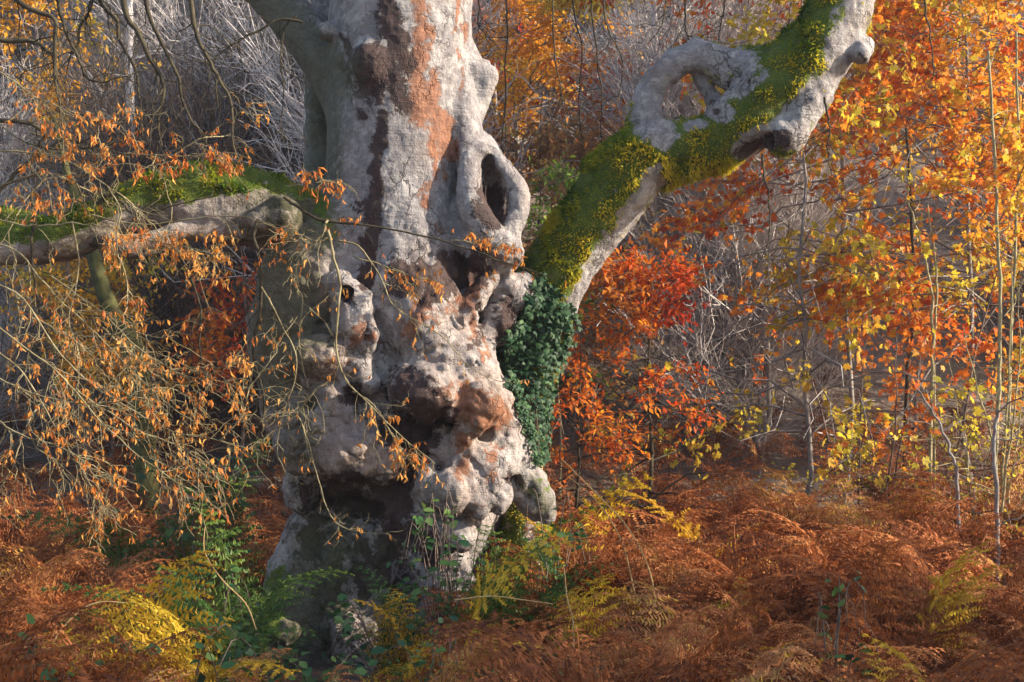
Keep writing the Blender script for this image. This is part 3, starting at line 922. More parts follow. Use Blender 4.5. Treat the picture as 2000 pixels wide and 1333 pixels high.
def build_ground():
    xs = np.concatenate((np.linspace(-60, -12, 24), np.linspace(-11.5, 11.5, 116), np.linspace(12, 60, 24)))
    ys = np.concatenate((np.linspace(-30, -8, 12), np.linspace(-7.7, 12, 100), np.linspace(12.6, 80, 60)))
    X, Yg = np.meshgrid(xs, ys, indexing='ij')
    V = np.stack((X, Yg, ground_z(X, Yg)), -1).reshape(-1, 3)
    ny = len(ys)
    i = (np.arange(len(xs) - 1)[:, None] * ny + np.arange(ny - 1)[None]).ravel()
    F = np.stack((i, i + ny, i + ny + 1, i + 1), 1)
    tag(link('ground', build_mesh('ground', V, F, litter_mat(), True)), kind='structure')
build_ground()

# ------------------------------------------------------------------ woodland trees
M['grey_bark'] = twig_mat('grey_bark', (.13, .115, .11), (.30, .275, .26), 5)
M['pale_twig'] = twig_mat('pale_twig', (.40, .365, .36), (.62, .58, .57), 4)
M['brown_twig'] = twig_mat('brown_twig', (.08, .055, .045), (.20, .15, .12), 6)
M['mossy_bark'] = twig_mat('mossy_bark', (.03, .032, .012), (.10, .10, .03), 7)
M['sapling_bark'] = twig_mat('sapling_bark', (.20, .18, .10), (.38, .34, .20), 7)
M['orange_leaf'] = leaf_mat('orange_leaf', ((0, (.42, .06, .015)), (.3, (.62, .15, .02)), (.65, (.75, .27, .03)), (.88, (.78, .42, .04)), (1, (.52, .44, .05))), .55)
M['red_leaf'] = leaf_mat('red_leaf', ((0, (.30, .02, .012)), (.35, (.52, .055, .018)), (.75, (.66, .12, .02)), (1, (.70, .26, .03))), .55)
M['gold_leaf'] = leaf_mat('gold_leaf', ((0, (.60, .26, .02)), (.4, (.74, .36, .03)), (.8, (.80, .50, .05)), (1, (.45, .42, .05))), .55)
M['yellow_green_leaf'] = leaf_mat('yellow_green_leaf', ((0, (.22, .24, .03)), (.5, (.50, .42, .04)), (.8, (.66, .50, .05)), (1, (.55, .30, .04))), .55)
M['green_leaf'] = leaf_mat('green_leaf', ((0, (.06, .14, .02)), (.6, (.14, .26, .03)), (1, (.28, .36, .05))), .5)
M['russet_leaf'] = leaf_mat('russet_leaf', ((0, (.16, .06, .03)), (.5, (.30, .13, .05)), (1, (.42, .24, .08))), .5)
M['holly_leaf'] = leaf_mat('holly_leaf', ((0, (.02, .04, .02)), (1, (.05, .08, .03))), .15, .4)

def grow(rng, H, r0, nb, blen, ntw, tlen, up=.35, start=.3, lean=(0, 0), droop=.15, wig=.05, stems=1, tup=0.0):
    """skeleton of a woody plant at the origin: trunks, branches, twigs as (n,m,3) with radii"""
    TP, TR = [], []
    for s in range(stems):
        m = 14
        t = np.linspace(0, 1, m)[:, None]
        sp = 0 if stems == 1 else 1
        off = rng.normal(0, .12 * sp, 2)
        ln = np.array(lean) + rng.normal(0, .12 * sp, 2)
        w = np.cumsum(rng.normal(0, wig * H / m * 1.6, (m, 2)), 0)
        w -= w[0]
        h = H * (rng.uniform(.6, 1) if s else 1)
        TP.append(np.hstack((off + ln * t * h + w, t * h)))
        TR.append(r0 * (1 - .86 * t[:, 0]) * (rng.uniform(.6, 1) if s else 1))
    TP, TR = np.array(TP), np.array(TR)
    s = rng.integers(0, stems, nb)
    tt = start + (1 - start) * rng.random(nb) ** .85
    fi = tt * 13
    i0 = np.minimum(fi.astype(int), 12)
    fr = (fi - i0)[:, None]
    b0 = TP[s, i0] * (1 - fr) + TP[s, i0 + 1] * fr
    br = TR[s, i0] * .5
    az = rng.uniform(0, 2 * math.pi, nb)
    el = up + rng.normal(0, .22, nb)
    D = np.stack((np.cos(az) * np.cos(el), np.sin(az) * np.cos(el), np.sin(el)), 1)
    L = blen * (1.15 - .75 * (tt - start) / (1 - start + 1e-6)) * rng.uniform(.55, 1.15, nb)
    m = 7
    u = np.linspace(0, 1, m)
    curve = np.cumsum(rng.normal(0, .06, (nb, m, 3)), 1)
    curve -= curve[:, :1]
    BP = b0[:, None] + D[:, None] * (L[:, None] * u)[..., None] + curve * L[:, None, None]
    BP[:, :, 2] -= droop * L[:, None] * u ** 2
    BR = np.maximum(br[:, None] * (1 - .8 * u), .0022)
    nt_ = nb * ntw
    bi = np.repeat(np.arange(nb), ntw)
    f = (.12 + .88 * rng.random(nt_)) * (m - 1)
    j = np.minimum(f.astype(int), m - 2)
    fr = (f - j)[:, None]
    t0 = BP[bi, j] * (1 - fr) + BP[bi, j + 1] * fr
    bd = unit(BP[bi, j + 1] - BP[bi, j])
    td = unit(bd * .75 + rng.normal(0, .50, (nt_, 3)) * np.array((1, 1, .6)) + np.array((0, 0, tup)))
    TL = tlen * rng.uniform(.4, 1.2, nt_)
    m2 = 4
    u2 = np.linspace(0, 1, m2)
    c2 = np.cumsum(rng.normal(0, .09, (nt_, m2, 3)), 1)
    c2 -= c2[:, :1]
    WP = t0[:, None] + td[:, None] * (TL[:, None] * u2)[..., None] + c2 * TL[:, None, None]
    WP[:, :, 2] -= droop * .8 * TL[:, None] * u2 ** 2
    return TP, TR, BP, BR, WP

def on_twigs(rng, WP, per, spread):
    n, m, _ = WP.shape
    k = np.repeat(np.arange(n), per)
    f = (.1 + .9 * rng.random(len(k))) * (m - 1)
    j = np.minimum(f.astype(int), m - 2)
    fr = (f - j)[:, None]
    p = WP[k, j] * (1 - fr) + WP[k, j + 1] * fr
    d = unit(WP[k, j + 1] - WP[k, j])
    return p + rng.normal(0, spread, p.shape), d

def wood(mb, TP, TR, BP, BR, WP=None, wr=.003, sides=7):
    v, f = tubes(TP, TR, sides); mb.add(v, f)
    v, f = tubes(BP, BR, 4); mb.add(v, f)
    if WP is not None:
        v, f = tubes(WP, np.broadcast_to(np.linspace(wr, wr * .5, WP.shape[1]), WP.shape[:2]), 3); mb.add(v, f)

def place(px, Y):
    x = (px - 1000) * m_per_px(Y)
    return (x, Y, float(ground_z(x, Y)) - .05)

def Y_FAR(loc):
    return loc[1] > 7 or loc[0] > 6

def leafy(name, label, px, Y, seed, leaf, size, tmpl, per, skel, bark='grey_bark', cat='tree', group=None, flat=.6, keep=None, tint=None, hang=.35, parts300=False):
    """a tree with trunk and crown; keep(px,py)->bool thins the crown"""
    rng = np.random.default_rng(seed)
    TP, TR, BP, BR, WP = grow(rng, **skel)
    loc = place(px, Y) if not isinstance(px, tuple) else px
    L = np.array(loc)
    if keep is not None:
        a, b = to_px(WP.mean(1) + L)
        WP = WP[keep(a, b, rng)]
    root = tag(link(name, None, loc=loc), label, cat, group)
    mb = MB(); wood(mb, TP, TR, BP, BR)
    link('trunk', mb.mesh('trunk', M[bark], True), root)
    crown_twigs = MB()
    v, f = tubes(WP[:, ::3] if Y_FAR(loc) else WP[:, (0, 2, 3)], np.broadcast_to(np.linspace(.0035, .0018, 2 if Y_FAR(loc) else 3), (len(WP), 2 if Y_FAR(loc) else 3)), 3)
    crown_twigs.add(v, f)
    link('twigs', crown_twigs.mesh('twigs', M['brown_twig']), root)['kind'] = 'stuff'
    pos, d = on_twigs(rng, WP, per, size * .35)
    n = len(pos)
    dd = unit(d * .6 + rng.normal(0, .55, (n, 3)) + np.array((0, 0, -hang)))
    nrm = unit(np.array((0, 0, flat)) + rng.normal(0, .5, (n, 3)))
    S = unit(np.cross(dd, nrm))
    Nn = np.cross(S, dd)
    R = np.stack((S, dd, Nn), -1)
    sc = size * rng.uniform(.6, 1.25, n)
    cl = vnoise(pos, 1.3, seed % 50) * .42
    t = np.clip((.5 if tint is None else tint(pos)) + cl + rng.normal(0, .17, n), 0, 1)
    if parts300:
        q = np.argsort(pos[:, 1])
        a_, b_ = to_px(pos + L)
        q = q[(a_[q] > 0) & (a_[q] < 2000) & (b_[q] > 0) & (b_[q] < 1333)]
        pick, rest = q[:parts300], np.setdiff1d(np.arange(n), q[:parts300])
        leaf_objects(root, tmpl, leaf, pos[pick], R[pick], sc[pick], t[pick])
        pos, R, sc, t = pos[rest], R[rest], sc[rest], t[rest]
    v, f = stamp(tmpl[0], tmpl[1], pos, R, sc)
    o = link('crown', build_mesh('crown', v, f, M[leaf], False, {'tint': np.repeat(t, len(tmpl[0]))}), root)
    o['kind'] = 'stuff'
    return root

def gap(scale, thr, seed):
    """patchy crown: drop twigs where a coarse noise is low"""
    def fn(a, b, rng):
        q = np.stack((a, b, np.full_like(a, seed * 37.0)), -1)
        return vnoise(q, 1 / scale, seed) + .35 * vnoise(q, 2.7 / scale, seed + 1) > thr
    return fn
def window(x0, x1, y0, y1, soft=60, inner=None):
    def fn(a, b, rng):
        e = np.minimum.reduce((a - x0, x1 - a, b - y0, y1 - b))
        k = e > rng.uniform(-soft, soft, len(a))
        return k & inner(a, b, rng) if inner else k
    return fn

OR = 'orange and gold trees beside the beech'
big = dict(H=9.5, r0=.032, nb=120, blen=2.7, ntw=18, tlen=.6, up=.10, start=.24, droop=.28)
leafy('lime_maple', 'lime and yellow maple threading through the orange maples', 1560, 3.6, 121, 'yellow_green_leaf', .085, MAPLE, 4, dict(big, H=6.5, nb=80, blen=1.9, start=.2), keep=gap(120, .12, 37), tint=lambda p: .6, parts300=200)
leafy('orange_maple', 'orange maple with tiers of lobed leaves behind the mossy limb', 1640, 4.6, 101, 'orange_leaf', .078, MAPLE, 9, dict(big, lean=(.02, 0)), keep=gap(150, -.30, 3), tint=lambda p: .42, parts300=250)
leafy('orange_maple', 'orange maple turning gold, among the pale sapling poles', 1905, 3.9, 102, 'orange_leaf', .078, MAPLE, 9, dict(big, H=9.0), keep=gap(140, -.12, 5), tint=lambda p: .70, parts300=250)
leafy('gold_maple', 'golden yellow maple behind the pale sapling poles', 2090, 5.6, 103, 'gold_leaf', .085, MAPLE, 6, dict(big, H=10, start=.45, nb=90), keep=gap(170, .0, 7), tint=lambda p: .5, parts300=150)
leafy('red_maple', 'tall red maple above the mossy limb', 1480, 7.6, 104, 'red_leaf', .09, BEECH, 8, dict(big, H=11.5, start=.50, nb=85), keep=window(1190, 1900, -500, 330, 60, gap(170, -.25, 9)), tint=lambda p: .72)
leafy('orange_maple', 'orange maple with its crown high over the hillside thicket', 1790, 8.2, 105, 'orange_leaf', .095, BEECH, 8, dict(big, H=12.5, start=.42), keep=gap(190, -.25, 11), tint=lambda p: .35)
leafy('red_beech_sapling', 'small red beech sapling spreading beside the ivy', 1268, 2.6, 106, 'red_leaf', .075, BEECH, 7, dict(H=3.3, r0=.03, nb=70, blen=1.25, ntw=16, tlen=.36, up=.02, start=.18, droop=.12), bark='dark_branch', flat=1.6, hang=.1, keep=window(1040, 1375, 410, 820, 50, gap(60, -.12, 33)), tint=lambda p: np.clip(.62 - p[:, 0] * .25 + .1, .2, 1))
leafy('orange_beech_sapling', 'low orange beech sapling spreading under the ivy', 1130, 2.2, 107, 'orange_leaf', .07, BEECH, 7, dict(H=2.6, r0=.025, nb=46, blen=1.0, ntw=14, tlen=.32, up=-.02, start=.22, droop=.15), bark='dark_branch', flat=1.6, hang=.1, keep=window(1030, 1250, 590, 890, 45, gap(60, -.15, 35)), tint=lambda p: .62)
leafy('hazel', 'hazel with small yellow-green leaves in front of dark thicket', 1730, 3.0, 108, 'yellow_green_leaf', .06, BEECH, 4, dict(H=3.6, r0=.022, nb=46, blen=1.3, ntw=10, tlen=.36, up=.4, start=.12, droop=.1, stems=5), bark='brown_twig', cat='shrub', keep=gap(110, .0, 13))
leafy('hazel', 'hazel with sparse yellow leaves and crossing pale stems', 1935, 2.2, 109, 'yellow_green_leaf', .055, BEECH, 3, dict(H=3.4, r0=.02, nb=50, blen=1.4, ntw=9, tlen=.38, up=.4, start=.1, droop=.1, stems=5), bark='sapling_bark', cat='shrub', keep=gap(100, -.05, 15))
leafy('green_elder', 'thin bright green sapling between trunk and mossy limb', 1085, 3.2, 110, 'green_leaf', .07, BEECH, 4, dict(H=4.1, r0=.014, nb=40, blen=.65, ntw=7, tlen=.24, up=.5, start=.45, droop=.2), bark='sapling_bark', cat='sapling')
# the hill behind
leafy('gold_oak', 'golden oak on the slope behind the main trunk', 1010, 13.2, 111, 'gold_leaf', .11, BEECH, 11, dict(H=6.2, r0=.06, nb=120, blen=2.3, ntw=16, tlen=.6, up=.3, start=.15), keep=window(900, 1330, -200, 330, 50, gap(110, -.10, 17)), tint=lambda p: .45)
leafy('olive_oak', 'olive and gold oak on the slope between trunk and limb', 1150, 12.0, 112, 'yellow_green_leaf', .10, BEECH, 11, dict(H=5.4, r0=.04, nb=100, blen=1.8, ntw=16, tlen=.55, up=.3, start=.08), keep=gap(110, -.05, 19), tint=lambda p: .55)
leafy('russet_shrub', 'russet brown shrub filling the slope beside the bark loop', 1030, 8.6, 113, 'russet_leaf', .10, BEECH, 6, dict(H=4.6, r0=.03, nb=80, blen=1.7, ntw=14, tlen=.5, up=.45, start=.08, stems=4), cat='shrub', bark='brown_twig', tint=lambda p: .7)
leafy('gold_birch', 'yellow birch high on the left slope', 90, 8.0, 114, 'gold_leaf', .09, BEECH, 8, dict(H=7.5, r0=.05, nb=100, blen=2.6, ntw=14, tlen=.6, up=.3, start=.15), keep=window(-300, 300, -300, 300, 50, gap(110, .0, 21)), tint=lambda p: .55)
leafy('gold_shrub', 'yellow shrub behind the hanging twigs under the left limb', 170, 5.4, 115, 'gold_leaf', .075, BEECH, 9, dict(H=4.4, r0=.03, nb=80, blen=1.6, ntw=14, tlen=.45, up=.4, start=.1, stems=4), cat='shrub', bark='brown_twig', keep=window(-200, 420, 430, 760, 40, gap(100, -.1, 23)), tint=lambda p: .6)
leafy('red_sapling', 'orange-red sapling left of the burled trunk', 470, 5.2, 116, 'red_leaf', .085, BEECH, 5, dict(H=3.7, r0=.025, nb=60, blen=1.0, ntw=12, tlen=.36, up=.1, start=.3), cat='sapling', bark='brown_twig', keep=window(370, 560, 540, 760, 30), tint=lambda p: .7)
leafy('gold_birch', 'yellow birch standing high behind the dark hanging branches', 300, 17.0, 117, 'gold_leaf', .15, BEECH, 5, dict(H=9, r0=.08, nb=90, blen=2.5, ntw=12, tlen=.6, up=.35, start=.1), keep=gap(100, .15, 25), tint=lambda p: .5)
leafy('red_maple', 'distant red maple above the gold oak', 970, 15.5, 118, 'red_leaf', .12, BEECH, 5, dict(H=5, r0=.05, nb=50, blen=1.4, ntw=10, tlen=.45, up=.3, start=.35), keep=gap(90, .05, 27), tint=lambda p: .5)
leafy('orange_maple', 'orange maple far behind the curved pale branch', 1290, 9.5, 119, 'orange_leaf', .12, BEECH, 5, dict(H=8.0, r0=.06, nb=90, blen=1.9, ntw=14, tlen=.5, up=.2, start=.15), keep=gap(110, .02, 29), tint=lambda p: .35)
leafy('gold_maple', 'yellow maple glowing at the far end of the right thicket', 2010, 9.5, 120, 'gold_leaf', .15, BEECH, 5, dict(big, H=13, start=.45, nb=95), keep=gap(190, -.2, 31), tint=lambda p: .7)

# bare grey trees that fill the hillside
def bare_proto(seed, H, nb, blen, ntw, tlen, up, stems, bark, twig):
    rng = np.random.default_rng(seed)
    TP, TR, BP, BR, WP = grow(rng, H=H, r0=.010 * H, nb=nb, blen=blen, ntw=ntw, tlen=tlen, up=up, start=.04 if stems > 1 else .10, droop=-.12, stems=stems, wig=.03, tup=.35)
    a = MB(); v, f = tubes(TP, TR, 6); a.add(v, f)
    b = MB()
    v, f = tubes(BP, BR * .8, 3); b.add(v, f)
    v, f = tubes(WP[:, (0, 2, 3)], np.broadcast_to(np.linspace(.006, .003, 3), (len(WP), 3)), 3); b.add(v, f)
    # finest twiglets
    k = np.repeat(np.arange(len(WP)), 3)
    p0 = WP[k, rng.integers(1, 4, len(k))]
    d = unit(unit(WP[k, 3] - WP[k, 0]) + rng.normal(0, .55, (len(k), 3)) + np.array((0, 0, .2)))
    ln = tlen * rng.uniform(.2, .5, len(k))[:, None]
    bend = rng.normal(0, .12, (len(k), 3)) * ln
    W2 = np.stack((p0, p0 + d * ln * .5 + bend, p0 + d * ln), 1)
    v, f = tubes(W2, np.broadcast_to(np.array((.004, .0035, .002)), W2.shape[:2]), 3); b.add(v, f)
    return a.mesh('trunk', M[bark], True), b.mesh('twigs', M[twig])
protos = [bare_proto(201, 8.5, 130, 2.4, 18, .9, .7, 1, 'grey_bark', 'pale_twig'), bare_proto(202, 7.0, 120, 2.2, 18, .8, .8, 1, 'grey_bark', 'pale_twig'),
          bare_proto(203, 5.0, 130, 2.0, 17, .8, .75, 5, 'grey_bark', 'pale_twig'), bare_proto(204, 4.2, 120, 1.8, 16, .7, .7, 6, 'brown_twig', 'brown_twig')]
def build_bare():
    rng = np.random.default_rng(301)
    n = 0
    for row, Y in enumerate((7.5, 9, 10.5, 12.5, 15, 18, 21, 25, 30, 36, 43)):
        half = 1350 * m_per_px(Y) + 1.0
        step = .85 + .05 * Y
        x = -half + rng.uniform(0, step)
        while x < half:
            pxx = 1000 + x * FPX / (Y - CAM_Y)
            if (1600 < pxx < 2100 and rng.random() < .75) or (10 < Y < 20 and 1270 < pxx < 2150) or (Y > 20 and pxx > 1300 and rng.random() < .4) or (Y < 17 and 760 < pxx < 1340) or (Y < 12 and pxx < 420 and rng.random() < .5) or (Y < 10 and rng.random() < (.8 if pxx > 1600 or pxx < 350 else .35)):
                x += step
                continue
            k = rng.choice(4, p=(.3, .25, .3, .15)) if Y > 10 else rng.choice((2, 2, 3))
            s = rng.uniform(.8, 1.25) * (1 + .012 * Y)
            y = Y + rng.uniform(-.8, .8)
            r = link('bare_tree' if k < 2 else 'bare_shrub', None, loc=(x, y, float(ground_z(x, y)) - .1), rot=(0, 0, rng.uniform(0, 6.28)), scale=(s, s, s))
            if k < 2: tag(r, 'leafless grey tree on the wooded hillside', 'tree', 'leafless grey trees on the hillside')
            elif k == 2: tag(r, 'leafless pale many-stemmed shrub on the wooded hillside', 'shrub', 'pale leafless shrubs on the hillside')
            else: tag(r, 'leafless brown many-stemmed shrub on the wooded hillside', 'shrub', 'brown leafless shrubs on the hillside')
            link('trunk', protos[k][0], r)
            link('twigs', protos[k][1], r)['kind'] = 'stuff'
            n += 1
            x += step * rng.uniform(.7, 1.3)
    print('bare', n)
build_bare()

# poles and single trunks that can be told apart
def pole(name, label, pts, Y, r0, r1, bark, cat, group=None, nb=6, blen=.6, seed=0):
    rng = np.random.default_rng(400 + seed)
    q = np.array([P(a, b, Y) for a, b in pts])
    g = ground_z(q[0, 0], Y)
    q[0, 2] = g - .1
    org = q[0].copy()
    root = tag(link(name, None, loc=tuple(org)), label, cat, group)
    sp = spline(q - org, 28)
    sp[1:-1] += rng.normal(0, .006, (26, 3))
    v, f = tubes(sp[None], (np.linspace(r0, r1, 28) * (1 + rng.normal(0, .03, 28)))[None], 9)
    mb = MB(); mb.add(v, f)
    link('trunk', mb.mesh('trunk', M[bark], True), root)
    if nb:
        i = rng.integers(6, 27, nb)
        d = unit(rng.normal(0, 1, (nb, 3)) * np.array((1, .6, .3)) + np.array((0, 0, .6)))
        u = np.linspace(0, 1, 6)
        L = blen * rng.uniform(.5, 1.2, nb)
        c = np.cumsum(rng.normal(0, .05, (nb, 6, 3)), 1)
        bp = sp[i][:, None] + d[:, None] * (L[:, None] * u)[..., None] + c * L[:, None, None]
        v, f = tubes(bp, np.broadcast_to(np.linspace(r1 * .55, .002, 6), (nb, 6)), 4)
        m2 = MB(); m2.add(v, f)
        link('branches', m2.mesh('branches', M[bark], True), root)['kind'] = 'stuff'
    return root
pole('leaning_trunk', 'leaning moss-covered trunk behind the hanging twigs', [(300, 760), (262, 690), (225, 630), (200, 560), (178, 480), (150, 400), (125, 310), (105, 230)], 4.2, .14, .02, 'mossy_bark', 'tree', nb=7, blen=1.6, seed=1)
pole('pale_trunk', 'slim pale upright trunk right of the leaning mossy trunk', [(312, 760), (298, 690), (288, 600), (280, 500), (270, 380), (255, 200), (250, 0), (240, -200)], 8.0, .085, .05, 'pale_twig', 'tree', nb=12, blen=1.6, seed=2)
pole('pale_trunk', 'slim grey trunk above the red sapling', [(1300, 720), (1297, 620), (1290, 480), (1292, 380), (1285, 200), (1270, -100)], 9.0, .07, .04, 'pale_twig', 'tree', nb=14, blen=1.5, seed=3)
pole('sapling', 'straight pale sapling pole rising at the hazel', [(1948, 1080), (1945, 900), (1952, 700), (1950, 500), (1944, 330), (1930, 100)], 2.0, .022, .012, 'sapling_bark', 'sapling', seed=4)
pole('sapling', 'pale sapling pole rising with a slight bow', [(1975, 1040), (1968, 860), (1975, 650), (1984, 480), (1990, 300), (1985, 60)], 2.5, .020, .010, 'sapling_bark', 'sapling', seed=5)
pole('sapling', 'thin pale sapling leaning away from the gold maple', [(1812, 920), (1818, 800), (1822, 660), (1818, 560), (1800, 480), (1770, 380)], 2.7, .020, .009, 'sapling_bark', 'sapling', seed=6)
pole('sapling', 'thin pale sapling forked beside the leaning one', [(1826, 940), (1824, 700), (1830, 560), (1822, 470), (1812, 400)], 2.9, .014, .007, 'sapling_bark', 'sapling', seed=7)
pole('sapling', 'thin dark sapling crossing the orange leaves', [(1762, 940), (1770, 760), (1785, 600), (1780, 420), (1770, 250)], 3.4, .022, .012, 'dark_branch', 'sapling', seed=8)
pole('sapling', 'short grey dead pole in dark bracken', [(1945, 1130), (1948, 1000), (1940, 880), (1950, 800)], 1.2, .022, .015, 'grey_bark', 'sapling', seed=9, nb=3)
pole('sapling', 'bent grey dead pole beside dark bracken', [(1870, 1060), (1872, 980), (1862, 900), (1830, 820), (1790, 760)], 1.6, .02, .008, 'grey_bark', 'sapling', seed=10, nb=4)

# dense hollies outside the picture on the sun's side: they keep the sun off the forest floor
def build_hollies():
    rng = np.random.default_rng(501)
    spots = HOLLY
    for i, (x, y, h) in enumerate(spots):
        r = np.random.default_rng(510 + i)
        TP, TR, BP, BR, WP = grow(r, H=h, r0=.08, nb=110, blen=1.5, ntw=12, tlen=.4, up=.3, start=.06, droop=.1)
        root = tag(link('holly', None, loc=(x, y, float(ground_z(x, y)) - .05)), 'dense dark holly at the edge of the clearing', 'tree', 'dark hollies at the edge of the clearing')
        mb = MB(); wood(mb, TP, TR, BP, BR)
        link('trunk', mb.mesh('trunk', M['grey_bark'], True), root)
        pos, d = on_twigs(r, WP, 3, .07)
        n = len(pos)
        R = frames(unit(d + r.normal(0, .8, (n, 3))), r.uniform(0, 6.28, n))
        v, f = stamp(BEECH[0], BEECH[1], pos, R, .13 * r.uniform(.7, 1.3, n))
        link('crown', build_mesh('crown', v, f, M['holly_leaf'], False, {'tint': np.repeat(r.random(n), 5)}), root)['kind'] = 'stuff'
HOLLY = [(9.5, -9.5, 6.8), (9.8, -8.0, 7.0), (9.6, -6.6, 7.2), (10.2, -5.4, 7.0), (9.9, -4.2, 6.2), (9.7, -2.9, 5.5), (8.6, -11.0, 6.5)]
build_hollies()

# ------------------------------------------------------------------ hanging branches and dry-leaved twigs of the beech
def perp(d, rng, n):
    r = rng.normal(0, 1, (n, 3))
    r -= (r * d).sum(-1, keepdims=True) * d
    return unit(r)

def shoots(rng, main, n, length, bend, out=.8, fwd=.7, m=6, jag=.07, tmin=.12):
    """n side shoots along the polyline main (k,3)"""
    k = len(main)
    f = (tmin + (1 - tmin) * rng.random(n)) * (k - 1)
    j = np.minimum(f.astype(int), k - 2)
    fr = (f - j)[:, None]
    p0 = main[j] * (1 - fr) + main[j + 1] * fr
    t = unit(main[j + 1] - main[j])
    d = unit(t * fwd + perp(t, rng, n) * out * np.array((1, .75, 1)))
    L = length * rng.uniform(.35, 1.2, n) * (1.1 - .5 * f / (k - 1))
    u = np.linspace(0, 1, m)
    c = np.cumsum(rng.normal(0, jag, (n, m, 3)), 1)
    c -= c[:, :1]
    q = p0[:, None] + d[:, None] * (L[:, None] * u)[..., None] + c * L[:, None, None]
    q[:, :, 2] -= bend * L[:, None] * u ** 2
    return q

ALL_MAIN = []
def spray(pts, r0, r1, seed, nside=10, slen=.35, nsub=2, sublen=.16, leaves=3, bend=.15, mat_='twig', leafsize=.042, lo=0.0, name='twig_spray', single=0):
    rng = np.random.default_rng(700 + seed)
    pts = np.array(pts, float)
    q = np.array([P(*p) for p in pts]) if pts.shape[1] == 3 and lo is not None else pts
    main = spline(q, 34)
    main[1:] += np.cumsum(rng.normal(0, .004, (33, 3)), 0)
    ALL_MAIN.append(main)
    mb = MB()
    v, f = tubes(main[None], np.linspace(r0, r1, 34)[None], 6); mb.add(v - BEECH_ORG, f)
    ends = []
    if nside:
        s = shoots(rng, main, nside, slen, bend)
        if mat_ == 'twig':
            a_, b_ = to_px(s[:, 3])
            off_ = (a_ < 575) & (b_ > np.where(a_ > 200, 330, 410)) & (b_ < np.where(a_ > 200, 440, 510)) & (rng.random(len(s)) < .85)
            s = s[~off_]
        if not len(s): s = shoots(rng, main, 2, .1, bend)
        v, f = tubes(s, np.broadcast_to(np.linspace(min(r1 * 1.1, .005), .0018, 6), s.shape[:2]), 4); mb.add(v - BEECH_ORG, f)
        ends.append(s)
        if nsub:
            sub = np.concatenate([shoots(rng, x, nsub, sublen, bend, m=5, jag=.11) for x in s])
            v, f = tubes(sub, np.broadcast_to(np.linspace(.0019, .0012, 5), sub.shape[:2]), 3); mb.add(v - BEECH_ORG, f)
            ends.append(sub)
    o = link(name, mb.mesh(name, M[mat_], True), beech)
    if leaves and ends:
        P0, K = [], []
        for e in ends:
            n, m, _ = e.shape
            cnt = rng.poisson(leaves, n)
            cnt[rng.random(n) < .30] = 0
            k = np.repeat(np.arange(n), cnt)
            if not len(k): continue
            ff = (.35 + .65 * rng.random(len(k))) * (m - 1)
            j = np.minimum(ff.astype(int), m - 2)
            fr = (ff - j)[:, None]
            P0.append(e[k, j] * (1 - fr) + e[k, j + 1] * fr)
        if P0:
            pos = np.concatenate(P0)
            # the moss-topped limb stays in view between the leaves
            a_, b_ = to_px(pos)
            clear = (a_ > 200) & (a_ < 575) & (b_ > 325 + np.abs(a_ - 390) * .2) & (b_ < 440) & (rng.random(len(pos)) < .95)
            clear |= (a_ < 205) & (b_ > np.interp(a_, (0, 200), (440, 405))) & (b_ < np.interp(a_, (0, 200), (515, 470))) & (rng.random(len(pos)) < .9)
            clear |= (a_ > 500) & (a_ < 640) & (b_ > 520) & (b_ < 960) & (rng.random(len(pos)) < .5)
            pos = pos[~clear]
            n = len(pos)
            d = unit(np.array((0, 0, -1.0)) + rng.normal(0, .38, (n, 3)))
            R = frames(d, rng.uniform(0, 6.28, n))
            sc = leafsize * np.clip(rng.lognormal(0, .32, n), .45, 1.7)
            t = np.clip(.55 + vnoise(pos, 2.5, 61) * .35 + rng.normal(0, .16, n), 0, 1)
            if single:
                k = rng.permutation(n)
                leaf_objects(o, CURLED, 'dry_leaf', pos[k[:single]] - BEECH_ORG, R[k[:single]], sc[k[:single]], t[k[:single]])
                k = k[single:]
                if not len(k): return o
                pos, R, sc, t = pos[k], R[k], sc[k], t[k]
            wide = rng.random(n if not single else len(pos)) < .3
            v, f = stamp(CURLED[0], CURLED[1], pos - BEECH_ORG, R, np.stack((sc * np.where(wide, 1.7, 1.0), sc, sc), 1))
            lf = link('dry_leaves', build_mesh('dry_leaves', v, f, M['dry_leaf'], False, {'tint': np.repeat(t, 5)}), o)
            lf['kind'] = 'stuff'
    return o

def z(pts, Y0, Y1=None):
    Y1 = Y0 if Y1 is None else Y1
    n = len(pts)
    return [(a, b, Y0 + (Y1 - Y0) * i / (n - 1)) for i, (a, b) in enumerate(pts)]

# dark leaf-bare branches hanging from above on the left
bare = dict(mat_='dark_branch', leaves=0, name='hanging_branch')
spray(z([(190, -150), (195, 0), (230, 40), (240, 80), (265, 140), (270, 190), (275, 270)], -.5), .020, .006, 1, nside=14, slen=.5, **bare)
spray(z([(235, -160), (243, 15), (270, 60), (300, 120), (320, 150), (322, 180), (315, 210), (310, 250), (318, 285)], -.6), .026, .007, 2, nside=14, slen=.5, **bare)
spray(z([(270, -150), (283, 0), (300, 50), (330, 110), (350, 150), (355, 190), (372, 235), (395, 260), (420, 300)], -.4), .020, .005, 3, nside=14, slen=.5, **bare)
spray(z([(350, -140), (370, 0), (385, 70), (405, 120), (430, 165), (448, 200), (450, 280), (460, 305), (470, 340)], -.6), .022, .006, 4, nside=16, slen=.55, **bare)
spray(z([(-40, -165), (30, 0), (110, 35), (115, 100), (115, 150), (120, 190)], -.9), .024, .008, 5, nside=14, slen=.55, **bare)
spray(z([(-120, 60), (0, 75), (60, 80), (90, 100), (110, 130), (118, 220), (125, 300)], -.8), .022, .006, 6, nside=14, slen=.5, **bare)
